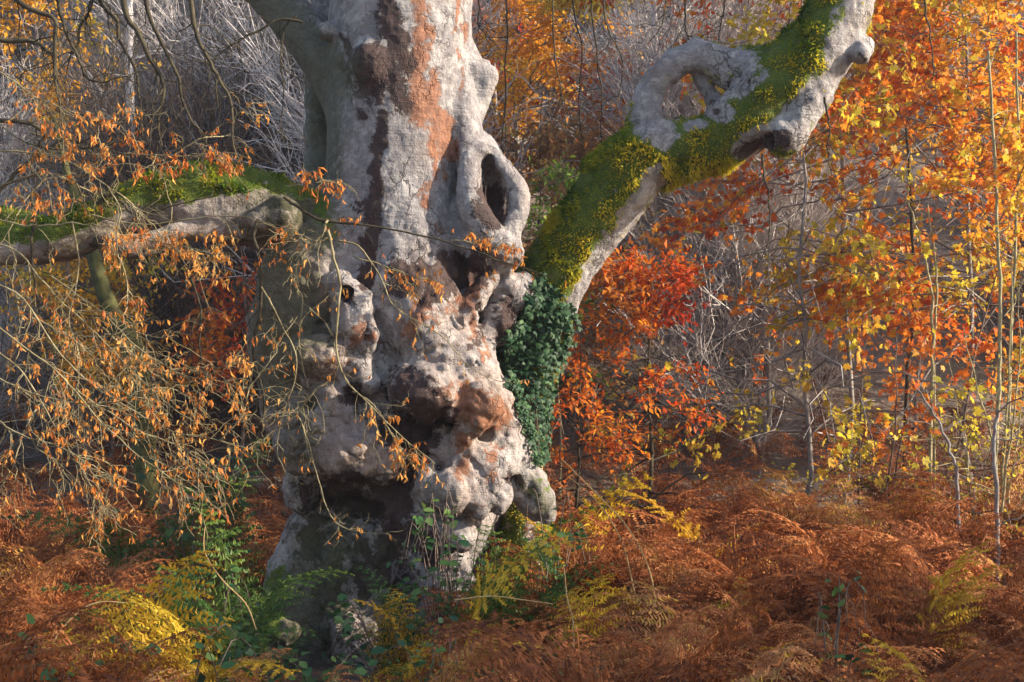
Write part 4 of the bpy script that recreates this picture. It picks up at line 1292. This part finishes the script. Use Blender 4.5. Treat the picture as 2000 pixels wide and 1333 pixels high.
spray(z([(200, -155), (175, 0), (150, 50), (140, 85), (128, 120)], -.5), .018, .006, 7, nside=10, slen=.45, **bare)
spray(z([(100, -165), (115, 0), (130, 70), (145, 110), (165, 150), (190, 160), (245, 150)], -.7), .018, .005, 8, nside=12, slen=.5, **bare)
spray(z([(590, 45), (550, 40), (500, 65), (460, 80), (440, 95), (400, 130)], -.25), .012, .004, 9, nside=14, slen=.5, **bare)
spray(z([(580, 30), (560, 50), (556, 110), (565, 170), (560, 250)], -.25), .009, .003, 10, nside=12, slen=.5, **bare)
spray(z([(-120, 220), (0, 240), (60, 250), (85, 270), (70, 290), (130, 295), (200, 280)], -.6), .022, .006, 11, nside=14, slen=.5, **bare)
spray(z([(-60, 430), (40, 330), (110, 280), (150, 270), (220, 275), (290, 252)], -.4), .018, .005, 12, nside=12, slen=.45, **bare)
spray(z([(505, 430), (500, 460), (512, 500), (514, 540), (512, 600), (500, 650), (498, 700), (510, 750), (512, 800), (490, 850), (480, 880)], -.75), .018, .005, 13, nside=14, slen=.35, nsub=2, mat_='dark_branch', leaves=.6, name='hanging_branch')
spray(z([(330, 460), (350, 500), (385, 580), (392, 620), (388, 690), (400, 740), (420, 800)], -.5), .012, .004, 14, nside=12, slen=.4, mat_='dark_branch', leaves=.6, name='hanging_branch')
spray(z([(60, 380), (70, 420), (60, 480), (75, 600), (60, 660), (90, 720)], -.6), .014, .004, 15, nside=12, slen=.4, mat_='dark_branch', leaves=1, name='hanging_branch')
spray(z([(190, 400), (215, 385), (240, 400), (262, 425), (300, 420), (380, 398), (430, 385)], -.75), .016, .004, 16, nside=8, slen=.3, leaves=2, mat_='dark_branch', name='hanging_branch')
spray(z([(555, 385), (575, 400), (620, 430), (680, 440), (760, 450), (850, 470), (940, 500), (1010, 525), (1080, 545)], -.75), .014, .003, 17, nside=12, slen=.32, nsub=2, leaves=1.3, mat_='dark_branch', name='hanging_branch')
# light twigs in front of the trunk
spray(z([(640, 430), (628, 460), (590, 510), (588, 560), (600, 600), (590, 680), (600, 760)], -.8), .010, .003, 20, nside=14, slen=.3, leaves=.5, single=27)
spray(z([(640, 450), (650, 500), (664, 550), (660, 620), (662, 700), (680, 750), (720, 790), (765, 835), (810, 880), (850, 915)], -.85), .012, .003, 21, nside=16, slen=.28, leaves=2.2, single=27)
spray(z([(700, 770), (740, 800), (780, 860), (815, 900)], -.9), .006, .002, 22, nside=16, slen=.2, leaves=5, single=27)
spray(z([(640, 465), (600, 470), (560, 465), (520, 450)], -.8), .008, .003, 23, nside=12, slen=.28, leaves=2, single=27)
spray(z([(560, 365), (600, 358), (640, 360), (680, 372)], -.8), .006, .002, 24, nside=14, slen=.18, leaves=5, single=27)
spray(z([(660, 470), (700, 480), (740, 540), (760, 590), (800, 620), (860, 660), (900, 710), (960, 745), (1010, 750)], -.82), .008, .002, 25, nside=12, slen=.25, leaves=1.2, single=27)
spray(z([(690, 500), (760, 520), (800, 535), (860, 545)], -.8), .006, .002, 26, nside=14, slen=.18, leaves=4, single=27)
spray(z([(880, 470), (930, 480), (970, 490), (990, 500)], -.7), .005, .002, 27, nside=12, slen=.16, leaves=5, single=27)
spray(z([(570, 800), (590, 840), (610, 920), (630, 990), (660, 1030), (720, 1040), (780, 1035)], -.85), .007, .002, 28, nside=10, slen=.2, leaves=.9, single=27)
spray(z([(510, 560), (540, 620), (575, 700), (560, 780), (540, 860), (560, 930)], -.85), .008, .002, 29, nside=16, slen=.3, leaves=.8, single=27)
spray(z([(640, 745), (600, 780), (570, 815), (530, 840), (500, 860)], -.85), .008, .002, 30, nside=14, slen=.26, leaves=1, single=27)
# dry-leaved sprays on the left
LEFT = [[(-60, 540), (40, 580), (120, 700), (230, 790), (330, 850), (430, 870), (500, 885)],
        [(-40, 470), (30, 490), (100, 570), (160, 625), (250, 720), (330, 800), (400, 840)],
        [(-60, 600), (60, 690), (140, 760), (230, 860), (340, 940), (420, 990)],
        [(100, 540), (200, 610), (280, 690), (370, 750), (430, 790)],
        [(-40, 380), (60, 350), (160, 350), (250, 330), (330, 345)],
        [(-40, 300), (80, 300), (160, 330), (230, 380), (270, 420)],
        [(60, 260), (160, 285), (260, 300), (380, 305), (420, 310)],
        [(180, 420), (280, 440), (380, 430), (480, 425), (540, 440)],
        [(240, 460), (320, 480), (380, 500), (430, 520)],
        [(-40, 660), (40, 730), (100, 830), (160, 930), (200, 1010)],
        [(-40, 800), (60, 850), (140, 880), (200, 950)],
        [(-30, 120), (60, 180), (130, 220), (190, 240), (260, 240)],
        [(200, 640), (290, 720), (380, 720), (470, 700)],
        [(60, 620), (160, 660), (250, 650), (330, 660)],
        [(-60, 420), (60, 440), (160, 430), (230, 440)],
        [(150, 760), (260, 830), (360, 870), (440, 930)],
        [(-40, 720), (80, 780), (190, 790), (300, 770)]]
for i, L in enumerate(LEFT):
    Y0 = (-1.4, -1.0, -1.7, -.8, -.7, -.9, -.5, -.75, -.7, -1.5, -1.9, -.9, -.8, -.9, -1.1, -1.2, -1.6)[i]
    spray(z(L, Y0, Y0 - .2), .0075, .0025, 40 + i, nside=26, slen=.42, nsub=3, sublen=.17, leaves=(2.4, 2.4, 1.5, 2.2, 6, 6, 6, 3.5, 4.5, 2.2, 2.6, 4.0, 2.0, 2.2, 4.5, 1.4, 2.4)[i], bend=.22)
def fillers():
    rng = np.random.default_rng(900)
    src = [m for m in ALL_MAIN[-17:]]
    for k in range(16):
        m = src[rng.integers(len(src))]
        a = m[rng.integers(6, 30)]
        d = unit(np.array((rng.uniform(-.3, 1), rng.uniform(-.5, .5), rng.uniform(-1, .25))))
        L = rng.uniform(.6, 1.3)
        pts = np.array([a + d * L * t + np.array((0, 0, -.18 * L * t * t)) for t in (0, .25, .5, .75, 1)])
        pts[1:] += np.cumsum(rng.normal(0, .05, (4, 3)), 0)
        spray(pts, .006, .0025, 100 + k, nside=14, slen=.34, nsub=2, sublen=.15, leaves=2.2, bend=.22, lo=None)
fillers()
# leafless thin branches that hang over the right half, from the beech's crown above the picture
hi = dict(mat_='dark_branch', leaves=.25, name='hanging_branch', nsub=2)
for i, (L, Y) in enumerate([([(1105, -180), (1110, 0), (1130, 100), (1122, 200), (1128, 300)], .6), ([(1150, -180), (1158, 0), (1170, 100), (1176, 200), (1172, 260), (1178, 340)], .7), ([(1170, -180), (1180, 0), (1195, 60), (1220, 120), (1215, 180), (1205, 240)], .8),
                            ([(925, -60), (935, 10), (945, 60), (985, 100)], .5), ([(1345, -150), (1342, 0), (1345, 60), (1350, 90)], .5), ([(1300, -150), (1298, 0), (1285, 60), (1262, 90)], .6), ([(1425, -150), (1418, 0), (1405, 50), (1400, 100)], .5),
                            ([(1810, -160), (1805, 0), (1818, 80), (1822, 140), (1810, 180)], .3), ([(1610, 190), (1618, 240), (1612, 280), (1620, 340)], -.15), ([(1488, 300), (1490, 350), (1500, 400), (1498, 470), (1480, 520)], -.15), ([(985, -80), (990, 60), (985, 150), (975, 260), (968, 300)], .45), ([(1080, -60), (1085, 90), (1100, 200), (1105, 310)], 1.0)]):
    spray(z(L, Y), .010, .003, 150 + i, nside=9, slen=.45, sublen=.2, **hi)

# ------------------------------------------------------------------ bracken, ferns, brambles
BR_STOPS = ((0, (.07, .022, .009)), (.25, (.23, .068, .020)), (.5, (.40, .135, .040)), (.72, (.54, .26, .10)), (.86, (.58, .34, .06)), (1, (.62, .42, .04)))
M['bracken'] = leaf_mat('dead_bracken', BR_STOPS, .35, .7, .5)
M['gold_fern'] = leaf_mat('gold_fern', ((0, (.36, .18, .02)), (.5, (.56, .33, .025)), (1, (.62, .46, .04))), .4, .6, .2)
M['green_fern'] = leaf_mat('green_fern', ((0, (.025, .06, .015)), (.5, (.055, .13, .025)), (1, (.16, .22, .03))), .4, .5, .2)
M['bramble'] = leaf_mat('bramble_leaf', ((0, (.015, .05, .025)), (.5, (.04, .11, .035)), (1, (.12, .20, .05))), .25, .4, .2)

def frond(rng, L, W, pairs, pin, arch, curl, tint, stipe=.35, pw=.5):
    """one bipinnate frond: stalk from the origin, blade arching towards +Y"""
    mb = MB()
    t = np.linspace(0, 1, 22)
    a = arch * np.clip((t - .15) / .85, 0, 1) ** 1.25
    stp = L / 21
    yy = np.concatenate(([0], np.cumsum(np.sin((a[1:] + a[:-1]) / 2) * stp)))
    zz = np.concatenate(([0], np.cumsum(np.cos((a[1:] + a[:-1]) / 2) * stp)))
    xx = np.cumsum(rng.normal(0, .006 * L, 22)); xx -= xx[0]
    rach = np.stack((xx, yy, zz), 1)
    v, f = tubes(rach[None], np.linspace(.0045, .0012, 22)[None], 3)
    mb.add(v, f, min(1, tint + .18))
    tv = np.array(((-.5, 0, 0), (.5, 0, 0), (0, 1, 0)))
    tf = np.array(((0, 1, 2),))
    pos, dirs, nrms, scs, tn = [], [], [], [], []
    for s in (-1, 1):
        for k in range(pairs):
            u = stipe + (1 - stipe) * (k + .3 * (s > 0)) / pairs
            fi = u * 21
            j = min(int(fi), 20)
            p0 = rach[j] + (rach[j + 1] - rach[j]) * (fi - j)
            tg = unit(rach[j + 1] - rach[j])
            side = np.array((s, 0, 0.0))
            nm = np.cross(side * s, tg)
            w = W * (1 - (u - stipe) / (1 - stipe)) ** .8 * rng.uniform(.75, 1.1) + .02
            d0 = unit(side + tg * .45 + nm * rng.normal(0, .18))
            n = max(3, int(pin * (.35 + .65 * w / W)))
            q = (np.arange(n) + .5) / n
            drop = curl * (q ** 2) * rng.uniform(.5, 1.5)
            pp = p0 + d0 * (q * w)[:, None] + np.array((0, 0, -1.0)) * (drop * w)[:, None] + tg * (rng.normal(0, .06) * w * q ** 2)[:, None]
            pd = unit(d0 + np.array((0, 0, -2.0)) * (curl * q * .8)[:, None])
            for s2 in (-1, 1):
                lat = unit(np.cross(pd, nm) * s2 + pd * .55 + rng.normal(0, .22, (n, 3)))
                pos.append(pp); dirs.append(lat)
                scs.append(w * (1.05 - q ** 1.3) * .20 * rng.uniform(.7, 1.2, n) + .006)
                tn.append(np.full(n, tint + rng.normal(0, .09)))
            # midrib strip of the pinna
    pos, dirs, scs, tn = np.concatenate(pos), np.concatenate(dirs), np.concatenate(scs), np.concatenate(tn)
    n = len(pos)
    R = frames(dirs, rng.normal(0, .5, n))
    sp = w_sp = None
    width = pw * W / pin * 1.25
    v, f = stamp(tv, tf, pos, R, np.stack((np.full(n, width) * rng.uniform(.7, 1.2, n), scs, scs), 1))
    mb.add(v, f, np.repeat(np.clip(tn + rng.normal(0, .06, n), 0, 1), 3))
    return mb

frg = np.random.default_rng(41)
def frond_set(n, mat_, tints, **kw):
    out = []
    for i in range(n):
        k = {a: (frg.uniform(*b) if isinstance(b, tuple) else b) for a, b in kw.items()}
        out.append(frond(frg, 1.0, tint=tints[i % len(tints)], **k).mesh('frond', M[mat_]))
    return out
DEAD = frond_set(14, 'bracken', (.22, .35, .45, .55, .62, .70, .40), W=(.24, .34), pairs=19, pin=17, arch=(1.5, 2.5), curl=(.2, .75), stipe=(.22, .4))
DEADLOW = frond_set(10, 'bracken', (.22, .35, .45, .55, .62, .70, .40), W=(.24, .34), pairs=14, pin=10, arch=(1.4, 2.4), curl=(.2, .75), stipe=(.22, .4))
GOLD = frond_set(4, 'gold_fern', (.4, .6, .8), W=(.26, .32), pairs=17, pin=14, arch=(1.2, 1.9), curl=(.05, .25), stipe=(.15, .25), pw=.62)
GREEN = frond_set(4, 'green_fern', (.3, .5, .7), W=(.18, .26), pairs=17, pin=14, arch=(1.1, 1.8), curl=(.05, .25), stipe=(.12, .2), pw=.62)

CREST_X = (-300, 0, 150, 290, 360, 420, 480, 600, 760, 800, 850, 900, 980, 1080, 1150, 1300, 1600, 1750, 1900, 2000, 2300)
CREST_Y = (980, 975, 985, 1020, 1120, 1220, 1270, 1290, 1290, 1260, 1190, 1120, 1060, 1020, 960, 935, 940, 965, 1010, 1040, 1040)
def top_allowed(x, y):
    px_ = 1000 + x * FPX / (y - CAM_Y)
    c = np.interp(px_, CREST_X, CREST_Y)
    if y < -1.9: c = max(c, np.interp(px_, (0, 200, 420, 600, 760, 850, 1000, 1200, 1500, 2000), (1090, 1150, 1230, 1300, 1300, 1240, 1170, 1110, 1080, 1090)))
    return CAM_Z + (HORIZON - c) * (y - CAM_Y) / FPX, px_

def plant(name, loc, rng, meshes, nf, size, label, cat, group, flip=None, tilt=.25):
    root = tag(link(name, None, loc=loc), label, cat, group)
    a0 = rng.uniform(0, 6.28)
    for k in range(nf):
        s = size * rng.uniform(.75, 1.12)
        rz = (a0 + k * 2.4 + rng.normal(0, .4)) if flip is None else flip + rng.normal(0, .35)
        link('frond', meshes[rng.integers(len(meshes))], root, loc=(rng.normal(0, .03), rng.normal(0, .03), 0), rot=(rng.normal(0, tilt), rng.normal(0, tilt), rz), scale=(s, s, s))
    return root

def build_bracken():
    rng = np.random.default_rng(611)
    spots = []
    yv = -6.2
    while yv < 3.2:
        step = .34 + .02 * (yv + 7)
        half = 1420 * m_per_px(yv)
        for x in np.arange(-half, half, step):
            xx, yy = x + rng.uniform(-.16, .16), yv + rng.uniform(-.16, .16)
            g = float(ground_z(xx, yy))
            ta, pxx = top_allowed(xx, yy)
            if (xx + 1.1) ** 2 / 1.2 + (yy - .5) ** 2 / .9 < 1 : continue
            h = rng.uniform(.6, 1.4) if not (yy > -1.6 and pxx > 1090) else rng.uniform(1.3, 1.9)
            if yy < 1.2: h = min(h, (ta - g) * rng.uniform(.72, 1.0))
            else: h = min(h, 1.15 if pxx < 1000 else 1.4)
            if h < .22 or vnoise(np.array([[xx, yy, 3.0]]), 1.7, 9)[0] > .55: continue
            spots.append((xx, yy, g, h, pxx))
        yv += step * .9
    # a plant of scale s reaches about 0.72 s
    vis = [s for s in spots if -40 < s[4] < 2040]
    near = sorted(vis, key=lambda s: s[1] + (0 if HORIZON - (s[2] + s[3] - CAM_Z) * FPX / (s[1] - CAM_Y) < 1320 else 99))[:300]
    ns = set(id(s) for s in near)
    tone = {'dark brown': [DEAD[i] for i in (0, 1, 7, 8)], 'rusty': [DEAD[i] for i in (2, 3, 6, 9, 10, 13)], 'pale copper': [DEAD[i] for i in (4, 5, 11, 12)]}
    for x, y, g, h, pxx in near:
        w = 'rusty' if rng.random() < .5 else ('dark brown' if rng.random() < .55 else 'pale copper')
        zone = ('under the dry-leaved twigs' if pxx < 430 else 'in front of the trunk foot' if pxx < 980 else 'in the hollow before the ivy limb' if pxx < 1350 else 'on the bank below the hazels')
        plant('bracken_fern', (x, y, g - .02), rng, tone[w], int(rng.integers(3, 6)), h / .80, w + ' dead bracken plant ' + zone, 'bracken', w + ' bracken ' + zone)
    # the rest as one mass
    tv = []
    for me in DEADLOW:
        n = len(me.vertices)
        co = np.empty(n * 3, np.float32); me.vertices.foreach_get('co', co)
        ti = np.empty(n, np.float32); me.attributes['tint'].data.foreach_get('value', ti)
        lt = np.empty(len(me.polygons), np.int32); me.polygons.foreach_get('loop_total', lt)
        vi = np.empty(len(me.loops), np.int32); me.loops.foreach_get('vertex_index', vi)
        ls = np.empty(len(me.polygons), np.int32); me.polygons.foreach_get('loop_start', ls)
        tri = np.stack([vi[ls[lt == 3] + k] for k in range(3)], 1)
        qd = np.stack([vi[ls[lt == 4] + k] for k in range(4)], 1)
        tv.append((co.reshape(-1, 3), ti, tri, qd))
    mb = MB()
    from mathutils import Euler
    rest = [s for s in spots if id(s) not in ns]
    # undergrowth going up the slope
    for _ in range(420):
        y = rng.uniform(3, 9.5)
        x = rng.uniform(-1, 1) * 1400 * m_per_px(y)
        rest.append((x, y, float(ground_z(x, y)), rng.uniform(.5, 1.1), 0))
    for x, y, g, h, pxx in rest:
        for k in range(3 if y < 3 else 2):
            co, ti, tri, qd = tv[rng.integers(len(tv))]
            s = h / .80 * rng.uniform(.75, 1.1)
            Rm = np.array(Euler((rng.normal(0, .25), rng.normal(0, .25), rng.uniform(0, 6.28))).to_matrix())
            v = (co * s) @ Rm.T + np.array((x + rng.normal(0, .08), y + rng.normal(0, .08), g - .02))
            dt = rng.normal(0, .07) - (.10 if y > 3 else 0)
            mb.add(v, [tri] if y > 3 else [tri, qd], np.clip(ti + dt, 0, .85))
    tag(link('bracken', mb.mesh('bracken', M['bracken'])), 'brown dead bracken covering the ground up to the woodland slope', 'bracken', kind='stuff')
    print('bracken', len(spots), len(near), len(rest))
build_bracken()

def on_ground(px_, py_, Y):
    """foot of a plant whose top is seen at px,py with depth Y"""
    p = P(px_, py_, Y)
    g = float(ground_z(p[0], Y))
    return (p[0], Y, g), p[2] - g

frn = np.random.default_rng(631)
for i, (a, b, Y, nf, lab, rz) in enumerate([
        (300, 1130, -2.6, 4, 'bright yellow bracken standing among rusty fronds left of the trunk', None), (285, 1110, -3.1, 4, 'tall bright yellow bracken left of the green ferns', None), (335, 1160, -3.3, 3, 'short bright yellow bracken at the edge of the green ferns', None), (935, 1010, -1.3, 2, 'yellow fern frond below the white bulbs of the trunk', -1.4), (800, 1095, -1.5, 3, 'pale golden fern against the shaded root', None),
        (840, 1190, -2.6, 3, 'golden fern low in front of the trunk roots', None), (910, 1180, -2.2, 2, 'golden fern beside the brambles before the trunk', None), (1840, 1030, -2.2, 4, 'large golden fern among dark bracken by the dead pole', -1.0),
        (1190, 1120, -2.4, 3, 'yellow fern in the shaded bracken hollow', None), (1400, 940, .3, 2, 'yellow-green fern on the sunlit bracken crest', None), (1820, 1280, -4.0, 3, 'yellow fern in the darkest bracken corner', None), 
        (1290, 1110, -1.8, 2, 'golden fern with a long bent stalk', None), (1660, 1290, -4.2, 2, 'golden fern low in dark brown bracken', None), (1070, 960, -.5, 2, 'yellow fern behind the mossy root', None), (200, 1290, -4.0, 2, 'small yellow fern beside green brambles', None), (1260, 1060, -1.5, 2, 'golden frond arching over shaded bracken', None)]):
    loc, h = on_ground(a, b, Y)
    plant('golden_fern', loc, frn, GOLD, nf, max(h, .3) / .80, lab, 'fern', 'yellow ferns among the bracken', rz)
for i, (a, b, Y, nf, lab) in enumerate([
        (365, 1060, -1.9, 5, 'green fern shaded left of the mossy root'), (430, 1040, -1.4, 5, 'dark green fern close to the mossy root'), (470, 1120, -.9, 4, 'dark green fern tucked against the mossy root'), (400, 1140, -2.3, 5, 'green fern behind the bright yellow bracken'),
        (1020, 1005, -1.0, 4, 'green fern below the mossy boulder-like root'), (1100, 1030, -1.1, 4, 'green fern at the foot of the ivy limb'), (765, 1120, -1.3, 4, 'green fern leaning on the pale root'), (960, 1040, -1.4, 3, 'fresh green fern under the yellow frond'),
        (120, 1230, -3.2, 3, 'greenish fern spreading in the dark left bracken'), (500, 1240, -2.4, 3, 'green fern below the mossy root stones'), (780, 1260, -2.6, 3, 'green fern beside the lowest root'), (310, 900, 1.6, 4, 'green fern far behind under the twig sprays'), (450, 880, 1.8, 4, 'green fern far behind beside the trunk belly')]):
    loc, h = on_ground(a, b, Y)
    plant('green_fern', loc, frn, GREEN, nf, max(h, .3) / .80, lab, 'fern', 'green ferns round the beech')

def bramble(a, b, Y, spread, n, seed, label):
    rng = np.random.default_rng(seed)
    loc, h = on_ground(a, b, Y)
    h = max(h, .15)
    root = tag(link('bramble', None, loc=loc), label, 'bramble', 'green brambles round the beech')
    ns = 12
    az = rng.uniform(0, 6.28, ns)
    u = np.linspace(0, 1, 8)
    L = spread * rng.uniform(.5, 1.1, ns)
    q = np.stack((np.cos(az)[:, None] * L[:, None] * u, np.sin(az)[:, None] * L[:, None] * u, h * 1.1 * np.sin(u * 2.3)[None] * rng.uniform(.5, 1.1, ns)[:, None]), -1) + np.cumsum(rng.normal(0, .012, (ns, 8, 3)), 1)
    v, f = tubes(q, np.broadcast_to(np.linspace(.005, .002, 8), (ns, 8)), 4)
    mb = MB(); mb.add(v, f)
    link('stems', mb.mesh('stems', M['brown_twig'], True), root)['kind'] = 'stuff'
    k = rng.integers(0, ns, n)
    j = rng.integers(1, 8, n)
    pos = q[k, j] + rng.normal(0, .04, (n, 3))
    d = unit(rng.normal(0, 1, (n, 3)) * np.array((1, 1, .4)))
    nrm = unit(np.array((0, -.3, 1.0)) + rng.normal(0, .4, (n, 3)))
    S = unit(np.cross(d, nrm)); Nn = np.cross(S, d)
    tv = np.array(((0, 0, 0), (-.38, .35, .05), (-.25, .75, 0), (0, 1, -.1), (.25, .75, 0), (.38, .35, .05), (0, .5, -.04)))
    tf = np.array([(6, m + 1, m) for m in range(5)] + [(6, 0, 5)])
    v, f = stamp(tv, tf, pos, np.stack((S, d, Nn), -1), .075 * rng.uniform(.6, 1.3, n))
    link('leaves', build_mesh('leaves', v, f, M['bramble'], False, {'tint': np.repeat(rng.random(n), 7)}), root)['kind'] = 'stuff'
for i, (a, b, Y, sp, n, lab) in enumerate([
        (470, 1250, -2.6, .5, 150, 'dark green bramble below the mossy root stones'), (620, 1300, -2.6, .5, 160, 'dark green bramble in front of the trunk foot'), (860, 1000, -.95, .35, 60, 'fresh green bramble trailing over the white bulb'), (750, 1190, -1.6, .5, 120, 'shaded bramble hugging the pale root'),
        (1085, 1010, -.9, .35, 70, 'bramble at the foot of the mossy boulder root'), (360, 1290, -3.6, .5, 120, 'low bramble under the bright yellow bracken'), (60, 1300, -4.4, .4, 70, 'small bramble in the left corner bracken'), (880, 1260, -3.0, .5, 110, 'bramble under the golden ferns'),
        (1620, 1200, -3.2, .3, 50, 'small dark bramble patch deep in bracken'), (1080, 1290, -3.6, .4, 70, 'bramble in the shaded bracken hollow'), (420, 1130, -1.4, .5, 120, 'dark bramble among the green ferns'), (380, 950, 1.2, .8, 160, 'green bramble bank behind the hanging twigs'), (900, 1010, -1.1, .4, 70, 'bramble sprig across the dark bark')]):
    bramble(a, b, Y, sp, n, 650 + i, lab)
# long bare stalks
M['straw'] = twig_mat('straw_stalk', (.36, .22, .09), (.55, .38, .17))
def stalk(pts, Y, r, lab):
    q = spline(np.array([P(a, b, Y) for a, b in pts]), 20)
    org = q[0].copy()
    v, f = tubes((q - org)[None], np.linspace(r, r * .5, 20)[None], 5)
    tag(link('bracken_stalk', build_mesh('bracken_stalk', v, f, M['straw'], True), loc=tuple(org)), lab, 'stalk', 'bare bracken stalks')
stalk([(500, 1230), (480, 1180), (440, 1140), (410, 1100), (398, 1070), (400, 1030)], -2.2, .006, 'bent straw stalk rising between green ferns')
stalk([(80, 1290), (120, 1230), (160, 1190), (200, 1176), (245, 1178)], -3.4, .006, 'arched straw stalk left of the bright yellow bracken')
stalk([(1285, 1230), (1270, 1120), (1225, 1030), (1160, 960), (1100, 900)], -1.8, .006, 'long straw stalk leaning over the bracken crest')
stalk([(1240, 1160), (1215, 1060), (1170, 985), (1110, 930)], -1.7, .005, 'thin straw stalk leaning beside the long one')
stalk([(890, 1172), (960, 1165), (1020, 1172), (1080, 1180)], -2.6, .005, 'level straw stalk lying over brown bracken')
stalk([(1118, 1300), (1120, 1220), (1108, 1170), (1102, 1110)], -3.2, .005, 'pale stalk hanging in the dark bracken hollow')

# ------------------------------------------------------------------ the damp air of the wood
hm, hnt, hout = mat('haze_air')
hv = N(hnt, 'ShaderNodeVolumePrincipled')
hv.inputs['Color'].default_value = (.86, .84, 1.0, 1)
hv.inputs['Density'].default_value = .0010
hv.inputs['Anisotropy'].default_value = .1
hnt.links.new(hv.outputs[0], hout.inputs['Volume'])
c = np.array([(x, y, z_) for x in (-62, 62) for y in (-32, 82) for z_ in (-16, 50)], float)
hz = build_mesh('haze', c, np.array(((0, 1, 3, 2), (4, 6, 7, 5), (0, 4, 5, 1), (2, 3, 7, 6), (0, 2, 6, 4), (1, 5, 7, 3))), hm)
tag(link('haze', hz), 'faint lilac haze in the damp air of the wood', 'haze', kind='stuff')
